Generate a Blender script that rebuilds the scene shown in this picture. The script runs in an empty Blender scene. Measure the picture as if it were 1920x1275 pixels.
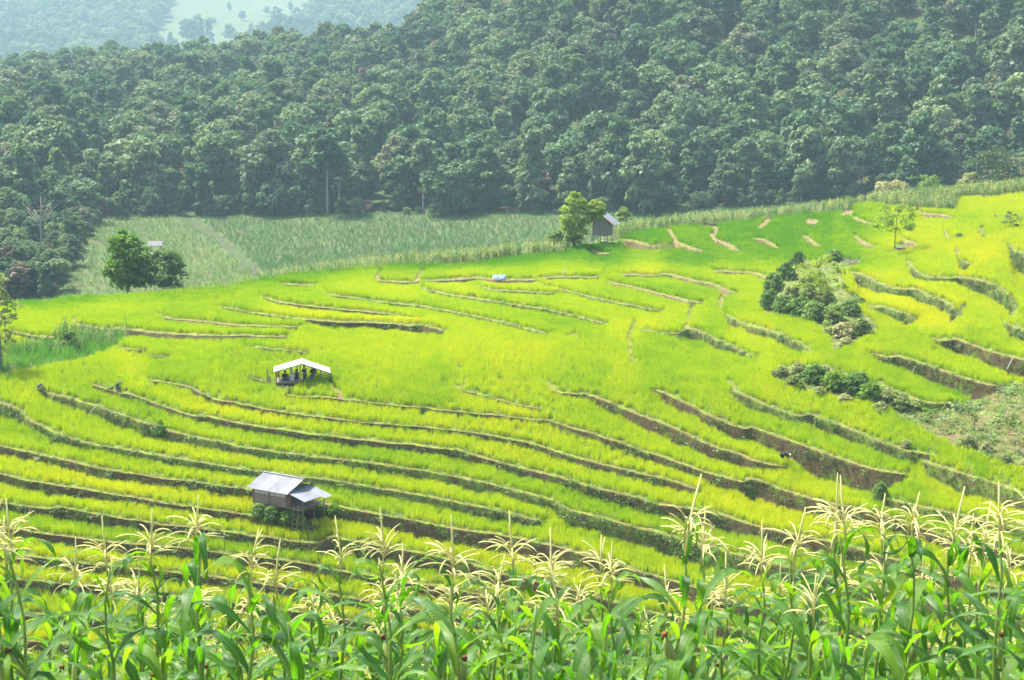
import bpy, bmesh, math, random
import numpy as np
from mathutils import Vector, Matrix, Euler

random.seed(7)
rng = np.random.default_rng(7)
scene = bpy.context.scene
col = scene.collection

# ------------------------------------------------------------------ camera
F = 3000.0                       # focal length in photo pixels (1920 wide)
CX, CY, HORIZON = 960.0, 637.5, 100.0
PITCH = math.atan((CY - HORIZON) / F)
cam_data = bpy.data.cameras.new('camera')
cam_data.sensor_width = 36.0
cam_data.lens = F / 1920.0 * 36.0
cam_data.clip_start = 0.1
cam_data.clip_end = 6000
cam_data.dof.use_dof = True
cam_data.dof.focus_distance = 130
cam_data.dof.aperture_fstop = 9.0
cam = bpy.data.objects.new('camera', cam_data)
cam.rotation_euler = (math.pi / 2 - PITCH, 0, 0)
col.objects.link(cam)
scene.camera = cam

# ------------------------------------------------------------------ light
SUN_EL, SUN_AZ = math.radians(60), math.radians(-52)      # azimuth from +Y (view direction) towards +X
world = bpy.data.worlds.new('World')
scene.world = world
world.use_nodes = True
wn = world.node_tree
wn.nodes.clear()
sky = wn.nodes.new('ShaderNodeTexSky')
sky.sky_type = 'NISHITA'
sky.sun_disc = False
sky.sun_elevation = SUN_EL
sky.sun_rotation = SUN_AZ
sky.air_density = 1.0
sky.dust_density = 3.0
bg = wn.nodes.new('ShaderNodeBackground')
bg.inputs['Strength'].default_value = 0.13
wo = wn.nodes.new('ShaderNodeOutputWorld')
wn.links.new(sky.outputs[0], bg.inputs[0])
wn.links.new(bg.outputs[0], wo.inputs[0])
sun_data = bpy.data.lights.new('sun', 'SUN')
sun_data.energy = 4.3
sun_data.angle = math.radians(7)
sun_data.color = (1.0, 0.95, 0.86)
sun = bpy.data.objects.new('sun', sun_data)
sdir = Vector((math.sin(SUN_AZ) * math.cos(SUN_EL), math.cos(SUN_AZ) * math.cos(SUN_EL), math.sin(SUN_EL)))
sun.rotation_euler = sdir.to_track_quat('Z', 'Y').to_euler()
col.objects.link(sun)
scene.view_settings.view_transform = 'Standard'
scene.view_settings.look = 'None'
scene.view_settings.exposure = 2.0
scene.view_settings.gamma = 1.0
scene.view_settings.use_curve_mapping = False
scene.render.engine = 'CYCLES'
cy = scene.cycles
cy.max_bounces = 4
cy.diffuse_bounces = 2
cy.glossy_bounces = 2
cy.transmission_bounces = 2
cy.transparent_max_bounces = 6
cy.volume_bounces = 0
cy.use_denoising = True
cy.use_adaptive_sampling = True
cy.adaptive_threshold = 0.025
try:
    cy.denoiser = 'OPENIMAGEDENOISE'
except Exception:
    pass

# ------------------------------------------------------------------ projection
CP, SP = math.cos(PITCH), math.sin(PITCH)
def ray_np(px, py):
    a = (np.asarray(px, float) - CX) / F
    b = (CY - np.asarray(py, float)) / F
    return a, CP + SP * b, -SP + CP * b
def P3(px, py, d):
    """world point seen at photo pixel (px,py) whose forward distance (world Y) is d"""
    x, y, z = ray_np(px, py)
    return np.stack(np.broadcast_arrays(x / y * d, d + 0 * x, z / y * d), -1)
def smooth_noise(x, y, seed, scale):
    r = np.random.default_rng(seed)
    v = 0
    for k in range(7):
        a = r.uniform(0, 6.28); w = r.uniform(0.6, 1.7) / scale
        v = v + np.sin((np.cos(a) * x + np.sin(a) * y) * w * 6.28 + r.uniform(0, 6.28))
    return v / 7 * 1.6
def lattice_noise(x, y, seed, scale):
    r = np.random.default_rng(seed)
    t = r.random((64, 64))
    x = np.asarray(x) / scale; y = np.asarray(y) / scale
    i = np.floor(x).astype(int); j = np.floor(y).astype(int)
    u = x - i; v = y - j
    u = u * u * (3 - 2 * u); v = v * v * (3 - 2 * v)
    g = lambda a, b: t[a % 64, b % 64]
    return (g(i, j) * (1 - u) + g(i + 1, j) * u) * (1 - v) + (g(i, j + 1) * (1 - u) + g(i + 1, j + 1) * u) * v
def in_poly(px, py, poly):
    px = np.asarray(px, float); py = np.asarray(py, float)
    inside = np.zeros(px.shape, bool)
    n = len(poly)
    for k in range(n):
        x1, y1 = poly[k]; x2, y2 = poly[(k + 1) % n]
        if y1 == y2:
            continue
        c = ((y1 > py) != (y2 > py)) & (px < (x2 - x1) * (py - y1) / (y2 - y1) + x1)
        inside ^= c
    return inside
def dist_poly(px, py, pts):
    px = np.asarray(px, float); py = np.asarray(py, float)
    best = np.full(px.shape, 1e9)
    for (x1, y1), (x2, y2) in zip(pts[:-1], pts[1:]):
        dx, dy = x2 - x1, y2 - y1
        t = np.clip(((px - x1) * dx + (py - y1) * dy) / (dx * dx + dy * dy + 1e-9), 0, 1)
        best = np.minimum(best, np.hypot(px - x1 - t * dx, py - y1 - t * dy))
    return best
def rbf(anchors, sx=1.0, sy=1.0, lam=0.02):
    """thin plate spline of log depth over photo pixels"""
    A = np.array(anchors, float)
    X = np.stack([A[:, 0] / 400 * sx, A[:, 1] / 200 * sy], 1)
    v = np.log(A[:, 2])
    n = len(A)
    def K(p, q):
        r2 = ((p[:, None, :] - q[None, :, :]) ** 2).sum(-1)
        return 0.5 * r2 * np.log(r2 + 1e-12)
    M = np.zeros((n + 3, n + 3))
    M[:n, :n] = K(X, X) + lam * np.eye(n)
    M[:n, n] = 1; M[:n, n + 1:] = X
    M[n, :n] = 1; M[n + 1:, :n] = X.T
    w = np.linalg.solve(M, np.concatenate([v, np.zeros(3)]))
    def f(px, py):
        px = np.asarray(px, float); shp = np.broadcast(px, py).shape
        q = np.stack([np.broadcast_to(px, shp).ravel() / 400 * sx, np.broadcast_to(np.asarray(py, float), shp).ravel() / 200 * sy], 1)
        out = np.empty(len(q))
        for s in range(0, len(q), 40000):
            qq = q[s:s + 40000]
            out[s:s + 40000] = K(qq, X) @ w[:n] + w[n] + qq @ w[n + 1:]
        return np.exp(out).reshape(shp)
    return f

# ------------------------------------------------------------------ object helpers
def tag(o, label=None, cat=None, group=None, kind=None):
    if label: o['label'] = label
    if cat: o['category'] = cat
    if group: o['group'] = group
    if kind: o['kind'] = kind
    return o
def link(o, parent=None):
    col.objects.link(o)
    if parent is not None:
        o.parent = parent
    return o
def empty(name, loc, rz=0.0):
    o = bpy.data.objects.new(name, None)
    o.empty_display_size = 0.2
    o.location = loc
    o.rotation_euler = (0, 0, rz)
    return link(o)
def mesh_np(name, V, Fc, mats=(), mat_idx=None, smooth=False):
    """mesh from numpy arrays; Fc is (n,3) or (n,4)"""
    me = bpy.data.meshes.new(name)
    V = np.ascontiguousarray(V, np.float32); Fc = np.ascontiguousarray(Fc, np.int32)
    k = Fc.shape[1]
    me.vertices.add(len(V)); me.vertices.foreach_set('co', V.ravel())
    me.loops.add(Fc.size); me.loops.foreach_set('vertex_index', Fc.ravel())
    me.polygons.add(len(Fc))
    me.polygons.foreach_set('loop_start', np.arange(0, Fc.size, k, dtype=np.int32))
    me.polygons.foreach_set('loop_total', np.full(len(Fc), k, np.int32))
    for m in mats: me.materials.append(m)
    if mat_idx is not None: me.polygons.foreach_set('material_index', np.ascontiguousarray(mat_idx, np.int32))
    if smooth: me.polygons.foreach_set('use_smooth', np.ones(len(Fc), bool))
    me.update(calc_edges=True)
    me.validate()
    return me
def mesh_list(name, V, Fc, mats=(), smooth=False):
    me = bpy.data.meshes.new(name)
    me.from_pydata([tuple(v) for v in V], [], [tuple(f) for f in Fc])
    for m in mats: me.materials.append(m)
    if smooth:
        for p in me.polygons: p.use_smooth = True
    me.update()
    return me
def obj(name, me, parent=None, loc=None, rot=None, scale=None):
    o = bpy.data.objects.new(name, me)
    if loc is not None: o.location = loc
    if rot is not None: o.rotation_euler = rot
    if scale is not None: o.scale = scale if hasattr(scale, '__len__') else (scale,) * 3
    return link(o, parent)
class MB:
    """collects boxes, bars and tubes into one mesh"""
    def __init__(self): self.V = []; self.F = []
    def add(self, V, Fc):
        b = len(self.V)
        self.V += [tuple(v) for v in V]; self.F += [tuple(i + b for i in f) for f in Fc]
        return self
    def box(self, c, s, R=None):
        h = [k / 2 for k in s]
        V = [Vector((sx * h[0], sy * h[1], sz * h[2])) for sz in (-1, 1) for sy in (-1, 1) for sx in (-1, 1)]
        if R is not None: V = [R @ v for v in V]
        V = [v + Vector(c) for v in V]
        return self.add(V, [(0, 2, 3, 1), (4, 5, 7, 6), (0, 1, 5, 4), (2, 6, 7, 3), (0, 4, 6, 2), (1, 3, 7, 5)])
    def tube(self, pts, rads, n=6, cap=True):
        pts = [Vector(p) for p in pts]
        if not hasattr(rads, '__len__'): rads = [rads] * len(pts)
        V = []; Fc = []
        for i, p in enumerate(pts):
            t = (pts[min(i + 1, len(pts) - 1)] - pts[max(i - 1, 0)]).normalized()
            a = t.cross(Vector((0.13, 0.21, 1)) if abs(t.z) < 0.9 else Vector((1, 0.1, 0))).normalized()
            b = t.cross(a)
            for k in range(n):
                w = 2 * math.pi * k / n
                V.append(p + (a * math.cos(w) + b * math.sin(w)) * rads[i])
        for i in range(len(pts) - 1):
            for k in range(n):
                Fc.append((i * n + k, i * n + (k + 1) % n, (i + 1) * n + (k + 1) % n, (i + 1) * n + k))
        if cap:
            Fc.append(tuple(range(n - 1, -1, -1)))
            Fc.append(tuple((len(pts) - 1) * n + k for k in range(n)))
        return self.add(V, Fc)
    def mesh(self, name, mat, smooth=False): return mesh_list(name, self.V, self.F, [mat], smooth)
    def build(self, name, mat, parent=None, loc=None, rot=None, smooth=False):
        return obj(name, self.mesh(name, mat, smooth), parent, loc, rot)

# ------------------------------------------------------------------ materials
def new_mat(name):
    m = bpy.data.materials.new(name)
    m.use_nodes = True
    nt = m.node_tree; nt.nodes.clear()
    out = nt.nodes.new('ShaderNodeOutputMaterial')
    return m, nt, out
def ramp(nt, stops):
    r = nt.nodes.new('ShaderNodeValToRGB')
    e = r.color_ramp.elements
    while len(e) < len(stops): e.new(0.5)
    for k, (p, c) in enumerate(stops):
        e[k].position = p; e[k].color = (*c, 1)
    return r
def noise(nt, scale, detail=4, rough=0.6, coord=None, dist=0.0):
    n = nt.nodes.new('ShaderNodeTexNoise')
    n.inputs['Scale'].default_value = scale; n.inputs['Detail'].default_value = detail
    n.inputs['Roughness'].default_value = rough; n.inputs['Distortion'].default_value = dist
    if coord is not None: nt.links.new(coord, n.inputs['Vector'])
    return n
def math_n(nt, op, a, b):
    n = nt.nodes.new('ShaderNodeMath'); n.operation = op
    for k, v in enumerate((a, b)):
        if hasattr(v, 'default_value') or hasattr(v, 'is_output'): nt.links.new(v, n.inputs[k])
        else: n.inputs[k].default_value = v
    return n.outputs[0]
def mixc(nt, fac, a, b, mode='MIX'):
    n = nt.nodes.new('ShaderNodeMix'); n.data_type = 'RGBA'; n.blend_type = mode
    for sock, v in ((n.inputs[0], fac), (n.inputs[6], a), (n.inputs[7], b)):
        if hasattr(v, 'is_output'): nt.links.new(v, sock)
        elif hasattr(v, '__len__'): sock.default_value = (*v, 1)
        else: sock.default_value = v
    return n.outputs[2]
def surface(nt, out, colour, rough=0.8, spec=0.3, bump=None, bump_d=0.02, bump_s=0.5):
    p = nt.nodes.new('ShaderNodeBsdfPrincipled')
    p.inputs['Roughness'].default_value = rough
    p.inputs['Specular IOR Level'].default_value = spec
    if hasattr(colour, 'is_output'): nt.links.new(colour, p.inputs['Base Color'])
    else: p.inputs['Base Color'].default_value = (*colour, 1)
    if bump is not None:
        b = nt.nodes.new('ShaderNodeBump'); b.inputs['Distance'].default_value = bump_d; b.inputs['Strength'].default_value = bump_s
        nt.links.new(bump, b.inputs['Height']); nt.links.new(b.outputs[0], p.inputs['Normal'])
    nt.links.new(p.outputs[0], out.inputs[0])
    return p
def geo_pos(nt):
    return nt.nodes.new('ShaderNodeNewGeometry').outputs['Position']
def obj_pos(nt):
    return nt.nodes.new('ShaderNodeTexCoord').outputs['Object']
def leafy(nt, out, colour, trans_colour, trans=0.4, rough=0.5, spec=0.25):
    """leaf blade: a slightly glossy front and light coming through"""
    p = nt.nodes.new('ShaderNodeBsdfPrincipled')
    p.inputs['Roughness'].default_value = rough; p.inputs['Specular IOR Level'].default_value = spec
    t = nt.nodes.new('ShaderNodeBsdfTranslucent')
    for v, s in ((colour, p.inputs['Base Color']), (trans_colour, t.inputs['Color'])):
        if hasattr(v, 'is_output'): nt.links.new(v, s)
        else: s.default_value = (*v, 1)
    m = nt.nodes.new('ShaderNodeMixShader'); m.inputs[0].default_value = trans
    nt.links.new(p.outputs[0], m.inputs[1]); nt.links.new(t.outputs[0], m.inputs[2])
    nt.links.new(m.outputs[0], out.inputs[0])
def simple_mat(name, c1, c2, scale=6, rough=0.8, spec=0.2, stretch=None, bump=0.01):
    m, nt, out = new_mat(name)
    co = obj_pos(nt)
    if stretch:
        mp = nt.nodes.new('ShaderNodeMapping'); mp.inputs['Scale'].default_value = stretch
        nt.links.new(co, mp.inputs[0]); co = mp.outputs[0]
    n = noise(nt, scale, 5, 0.65, co)
    r = ramp(nt, [(0.3, c1), (0.7, c2)])
    nt.links.new(n.outputs[0], r.inputs[0])
    surface(nt, out, r.outputs[0], rough, spec, n.outputs[0], bump)
    return m
def tint_attr(nt, name='tint'):
    a = nt.nodes.new('ShaderNodeAttribute'); a.attribute_type = 'INSTANCER'; a.attribute_name = name
    return a.outputs['Fac']
def obj_rand(nt):
    return nt.nodes.new('ShaderNodeObjectInfo').outputs['Random']

def blade_mat(name, stops, trans=0.45, rough=0.45, spec=0.3, bright=1.25):
    m, nt, out = new_mat(name)
    r = ramp(nt, stops)
    nt.links.new(tint_attr(nt), r.inputs[0])
    g = mixc(nt, 1.0, r.outputs[0], (bright, bright * 1.04, bright * 0.7), 'MULTIPLY')
    leafy(nt, out, r.outputs[0], g, trans, rough, spec)
    return m
def crown_mat(name, c1, c2, c3, trans=0.3, rough=0.6, spec=0.15):
    """foliage that differs from plant to plant and from clump to clump"""
    m, nt, out = new_mat(name)
    r = ramp(nt, [(0.0, c1), (0.55, c2), (1.0, c3)])
    n = noise(nt, 1.3, 3, 0.6, obj_pos(nt))
    rr = nt.nodes.new('ShaderNodeNewGeometry').outputs['Random Per Island']
    f = math_n(nt, 'ADD', math_n(nt, 'MULTIPLY', obj_rand(nt), 0.85), math_n(nt, 'MULTIPLY', n.outputs[0], 0.3))
    f = math_n(nt, 'ADD', f, math_n(nt, 'MULTIPLY', rr, 0.22))
    nt.links.new(math_n(nt, 'SUBTRACT', f, 0.18), r.inputs[0])
    g = mixc(nt, 1.0, r.outputs[0], (1.25, 1.35, 0.8), 'MULTIPLY')
    leafy(nt, out, r.outputs[0], g, trans, rough, spec)
    return m

M = {}
M['rice'] = blade_mat('rice_blades', [(0.0, (0.10, 0.26, 0.004)), (0.5, (0.33, 0.43, 0.002)), (1.0, (0.54, 0.50, 0.002))], 0.33, 0.7, 0.03)
M['weed'] = blade_mat('bank_weeds', [(0.0, (0.04, 0.115, 0.014)), (0.5, (0.10, 0.19, 0.022)), (1.0, (0.24, 0.26, 0.06))], 0.45)
M['bundgrass'] = blade_mat('mown_grass', [(0.0, (0.10, 0.16, 0.015)), (0.5, (0.18, 0.22, 0.03)), (1.0, (0.26, 0.22, 0.10))], 0.35)
M['drygrass'] = blade_mat('dry_grass', [(0.0, (0.20, 0.22, 0.06)), (0.5, (0.34, 0.26, 0.14)), (1.0, (0.40, 0.26, 0.18))], 0.3)
M['cornfar'] = blade_mat('distant_corn_leaf', [(0.0, (0.03, 0.085, 0.02)), (0.5, (0.07, 0.14, 0.03)), (1.0, (0.24, 0.27, 0.10))], 0.4, 0.75, 0.08)
M['reed'] = blade_mat('grass_patch', [(0.0, (0.05, 0.17, 0.012)), (0.6, (0.10, 0.26, 0.02)), (1.0, (0.22, 0.32, 0.04))], 0.45)

def soil_mat(name, c_soil1, c_soil2, c_green1, c_green2, lo, hi, sc=0.9):
    m, nt, out = new_mat(name)
    po = geo_pos(nt)
    n1 = noise(nt, 2.2, 6, 0.7, po)
    n2 = noise(nt, sc, 5, 0.7, po)
    n3 = noise(nt, 7.0, 4, 0.7, po)
    r1 = ramp(nt, [(0.35, c_soil1), (0.65, c_soil2)]); nt.links.new(n1.outputs[0], r1.inputs[0])
    r2 = ramp(nt, [(0.35, c_green1), (0.65, c_green2)]); nt.links.new(n3.outputs[0], r2.inputs[0])
    mask = ramp(nt, [(lo, (0, 0, 0)), (hi, (1, 1, 1))]); nt.links.new(n2.outputs[0], mask.inputs[0])
    c = mixc(nt, mask.outputs[0], r1.outputs[0], r2.outputs[0])
    surface(nt, out, c, 0.9, 0.1, n3.outputs[0], 0.12, 0.8)
    return m
M['bank_brown'] = soil_mat('earth_bank_brown', (0.050, 0.037, 0.015), (0.105, 0.078, 0.036), (0.06, 0.11, 0.012), (0.14, 0.18, 0.025), 0.52, 0.64)
M['bank_green'] = soil_mat('earth_bank_grassy', (0.066, 0.052, 0.022), (0.12, 0.095, 0.042), (0.07, 0.12, 0.015), (0.17, 0.21, 0.04), 0.40, 0.56)
M['bank_dry'] = soil_mat('earth_bank_dry', (0.12, 0.085, 0.045), (0.22, 0.165, 0.09), (0.12, 0.14, 0.03), (0.2, 0.2, 0.06), 0.58, 0.68)
M['paddy'] = soil_mat('paddy_soil', (0.045, 0.055, 0.016), (0.075, 0.085, 0.025), (0.07, 0.14, 0.015), (0.12, 0.20, 0.02), 0.42, 0.6)
M['bund'] = soil_mat('mown_bund', (0.10, 0.09, 0.025), (0.15, 0.13, 0.04), (0.10, 0.14, 0.012), (0.16, 0.20, 0.025), 0.40, 0.6)
M['fallow'] = soil_mat('fallow_slope', (0.075, 0.047, 0.026), (0.14, 0.095, 0.055), (0.05, 0.08, 0.014), (0.11, 0.14, 0.03), 0.40, 0.56, 0.55)
M['cornground'] = soil_mat('maize_field_soil', (0.06, 0.06, 0.03), (0.09, 0.085, 0.04), (0.04, 0.075, 0.02), (0.07, 0.115, 0.03), 0.35, 0.6, 0.2)
M['forestfloor'] = soil_mat('forest_floor', (0.030, 0.035, 0.016), (0.06, 0.05, 0.028), (0.025, 0.05, 0.015), (0.05, 0.08, 0.02), 0.35, 0.6, 0.1)
M['farfield'] = soil_mat('far_field_crop', (0.03, 0.045, 0.012), (0.045, 0.06, 0.02), (0.035, 0.05, 0.012), (0.055, 0.07, 0.022), 0.4, 0.6, 0.06)
M['nearsoil'] = soil_mat('maize_slope_soil', (0.16, 0.10, 0.065), (0.26, 0.18, 0.12), (0.10, 0.15, 0.03), (0.2, 0.24, 0.06), 0.48, 0.6)

# ------------------------------------------------------------------ instancing on points
proto_store = {}
def proto_collection(name, objs_meshes):
    c = bpy.data.collections.new(name)
    for k, me in enumerate(objs_meshes):
        o = bpy.data.objects.new('%s_%02d' % (name, k), me)
        c.objects.link(o)
    return c
def scatter(name, pts, rot, scale, tint, coll, nvar):
    n = len(pts)
    me = bpy.data.meshes.new(name)
    me.vertices.add(n)
    me.vertices.foreach_set('co', np.ascontiguousarray(pts, np.float32).ravel())
    for nm, ty, arr, fld in (('rot', 'FLOAT_VECTOR', rot, 'vector'), ('tint', 'FLOAT', tint, 'value')):
        a = me.attributes.new(nm, ty, 'POINT')
        a.data.foreach_set(fld, np.ascontiguousarray(arr, np.float32).ravel())
    sc = np.asarray(scale, np.float32)
    if sc.ndim == 1: sc = np.repeat(sc[:, None], 3, 1)
    a = me.attributes.new('scl', 'FLOAT_VECTOR', 'POINT'); a.data.foreach_set('vector', np.ascontiguousarray(sc).ravel())
    a = me.attributes.new('pick', 'INT', 'POINT'); a.data.foreach_set('value', rng.integers(0, nvar, n).astype(np.int32))
    me.update()
    o = bpy.data.objects.new(name, me); col.objects.link(o)
    ng = bpy.data.node_groups.new(name + '_scatter', 'GeometryNodeTree')
    ng.interface.new_socket('Geometry', in_out='INPUT', socket_type='NodeSocketGeometry')
    ng.interface.new_socket('Geometry', in_out='OUTPUT', socket_type='NodeSocketGeometry')
    gi = ng.nodes.new('NodeGroupInput'); go = ng.nodes.new('NodeGroupOutput')
    ci = ng.nodes.new('GeometryNodeCollectionInfo')
    ci.inputs['Collection'].default_value = coll
    ci.inputs['Separate Children'].default_value = True
    ci.inputs['Reset Children'].default_value = True
    ip = ng.nodes.new('GeometryNodeInstanceOnPoints')
    ip.inputs['Pick Instance'].default_value = True
    def attr(nm, ty):
        a = ng.nodes.new('GeometryNodeInputNamedAttribute'); a.data_type = ty
        a.inputs['Name'].default_value = nm
        return [s for s in a.outputs if s.enabled and s.name == 'Attribute'][0]
    L = ng.links.new
    L(gi.outputs[0], ip.inputs['Points']); L(ci.outputs[0], ip.inputs['Instance'])
    L(attr('pick', 'INT'), ip.inputs['Instance Index'])
    L(attr('rot', 'FLOAT_VECTOR'), ip.inputs['Rotation'])
    L(attr('scl', 'FLOAT_VECTOR'), ip.inputs['Scale'])
    L(ip.outputs[0], go.inputs[0])
    md = o.modifiers.new('scatter', 'NODES'); md.node_group = ng
    o['kind'] = 'stuff'
    return o
def sample_quads(V, Q, dens):
    """random points on quads; dens = points per square metre for each quad"""
    A, B, C, D = (V[Q[:, k]] for k in range(4))
    area = 0.5 * (np.linalg.norm(np.cross(B - A, C - A), axis=1) + np.linalg.norm(np.cross(C - A, D - A), axis=1))
    n = rng.poisson(area * dens)
    idx = np.repeat(np.arange(len(Q)), n)
    u = rng.random(len(idx))[:, None]; v = rng.random(len(idx))[:, None]
    p = (A[idx] * (1 - u) + B[idx] * u) * (1 - v) + (D[idx] * (1 - u) + C[idx] * u) * v
    return p, idx
def blade_clump(name, mat, n, height, spread, width, lean, segs=2, seed=0, hv=0.3):
    r = np.random.default_rng(seed)
    V = []; Fc = []
    for k in range(n):
        a = r.uniform(0, 6.283); rr = spread * math.sqrt(r.random())
        bx, by = rr * math.cos(a), rr * math.sin(a)
        dirn = r.uniform(0, 6.283); ln = lean * r.uniform(0.3, 1.2)
        h = height * r.uniform(1 - hv, 1 + hv * 0.5); w = width * r.uniform(0.7, 1.3)
        fa = r.uniform(0, 6.283); wx, wy = math.cos(fa) * w / 2, math.sin(fa) * w / 2
        b = len(V)
        for s in range(segs + 1):
            t = s / segs
            ox = bx + math.cos(dirn) * ln * t ** 1.8 * h; oy = by + math.sin(dirn) * ln * t ** 1.8 * h
            z = h * (t - 0.25 * ln * t * t)
            k2 = (1 - t * 0.75) if s else 0.7
            V += [(ox - wx * k2, oy - wy * k2, z), (ox + wx * k2, oy + wy * k2, z)]
            if s: Fc.append((b + 2 * s - 2, b + 2 * s - 1, b + 2 * s + 1, b + 2 * s))
    return mesh_np(name, np.array(V), np.array(Fc), [mat])
# ------------------------------------------------------------------ the terraced slope
DEPTH = rbf([
 (-120,620,150),(-120,752,131),(-120,885,117),(-120,1031,106),(-120,1300,93),(-120,572,166),
 (0,572,168),(0,620,152),(0,700,138),(0,752,131),(0,834,123),(0,885,118),(0,940,113.5),(0,1031,107),(0,1141,101),(0,1300,94),
 (250,556,176),(250,617,155),
 (550,518,190),(550,560,170),(550,610,155),(550,715,138),(550,772,131),(550,848,124),(550,930,117.5),(550,1011,112.5),(550,1101,108),(550,1300,99),
 (800,498,203),(1000,480,207),(1000,520,188),(1000,570,170),(1000,620,156),(1000,700,142),(1000,780,132.5),(1000,846,127),(1000,927,120),(1000,1019,113),(1000,1086,109.5),(1000,1300,100),
 (1250,425,228),(1250,460,213),(1250,510,195),(1250,560,177),(1250,620,159),(1250,680,146),(1250,730,138),(1250,800,130.5),(1250,900,122),(1250,1000,114.5),(1250,1100,108.5),(1250,1300,99),
 (1450,408,230),(1450,460,211),(1450,520,190),(1450,620,159),(1450,700,143),(1450,760,135),(1450,815,129.5),(1450,900,122),(1450,990,114.5),(1450,1050,110),(1450,1300,99),
 (1700,375,230),(1700,395,222),(1700,450,203),(1700,490,189),(1700,540,173),(1700,585,162),(1700,670,148),(1700,750,136),(1700,830,127),(1700,900,121),(1700,980,114),(1700,1100,106.5),(1700,1300,97),
 (1900,355,229),(1900,430,201),(1900,470,188),(1900,560,166),(1900,660,148),(1900,720,139),(1900,800,129),(1900,900,119),(1900,985,112),(1900,1100,104.5),(1900,1300,95),
 (2060,360,222),(2060,560,163),(2060,720,138),(2060,900,118),(2060,1300,94)], lam=0.004)

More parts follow.
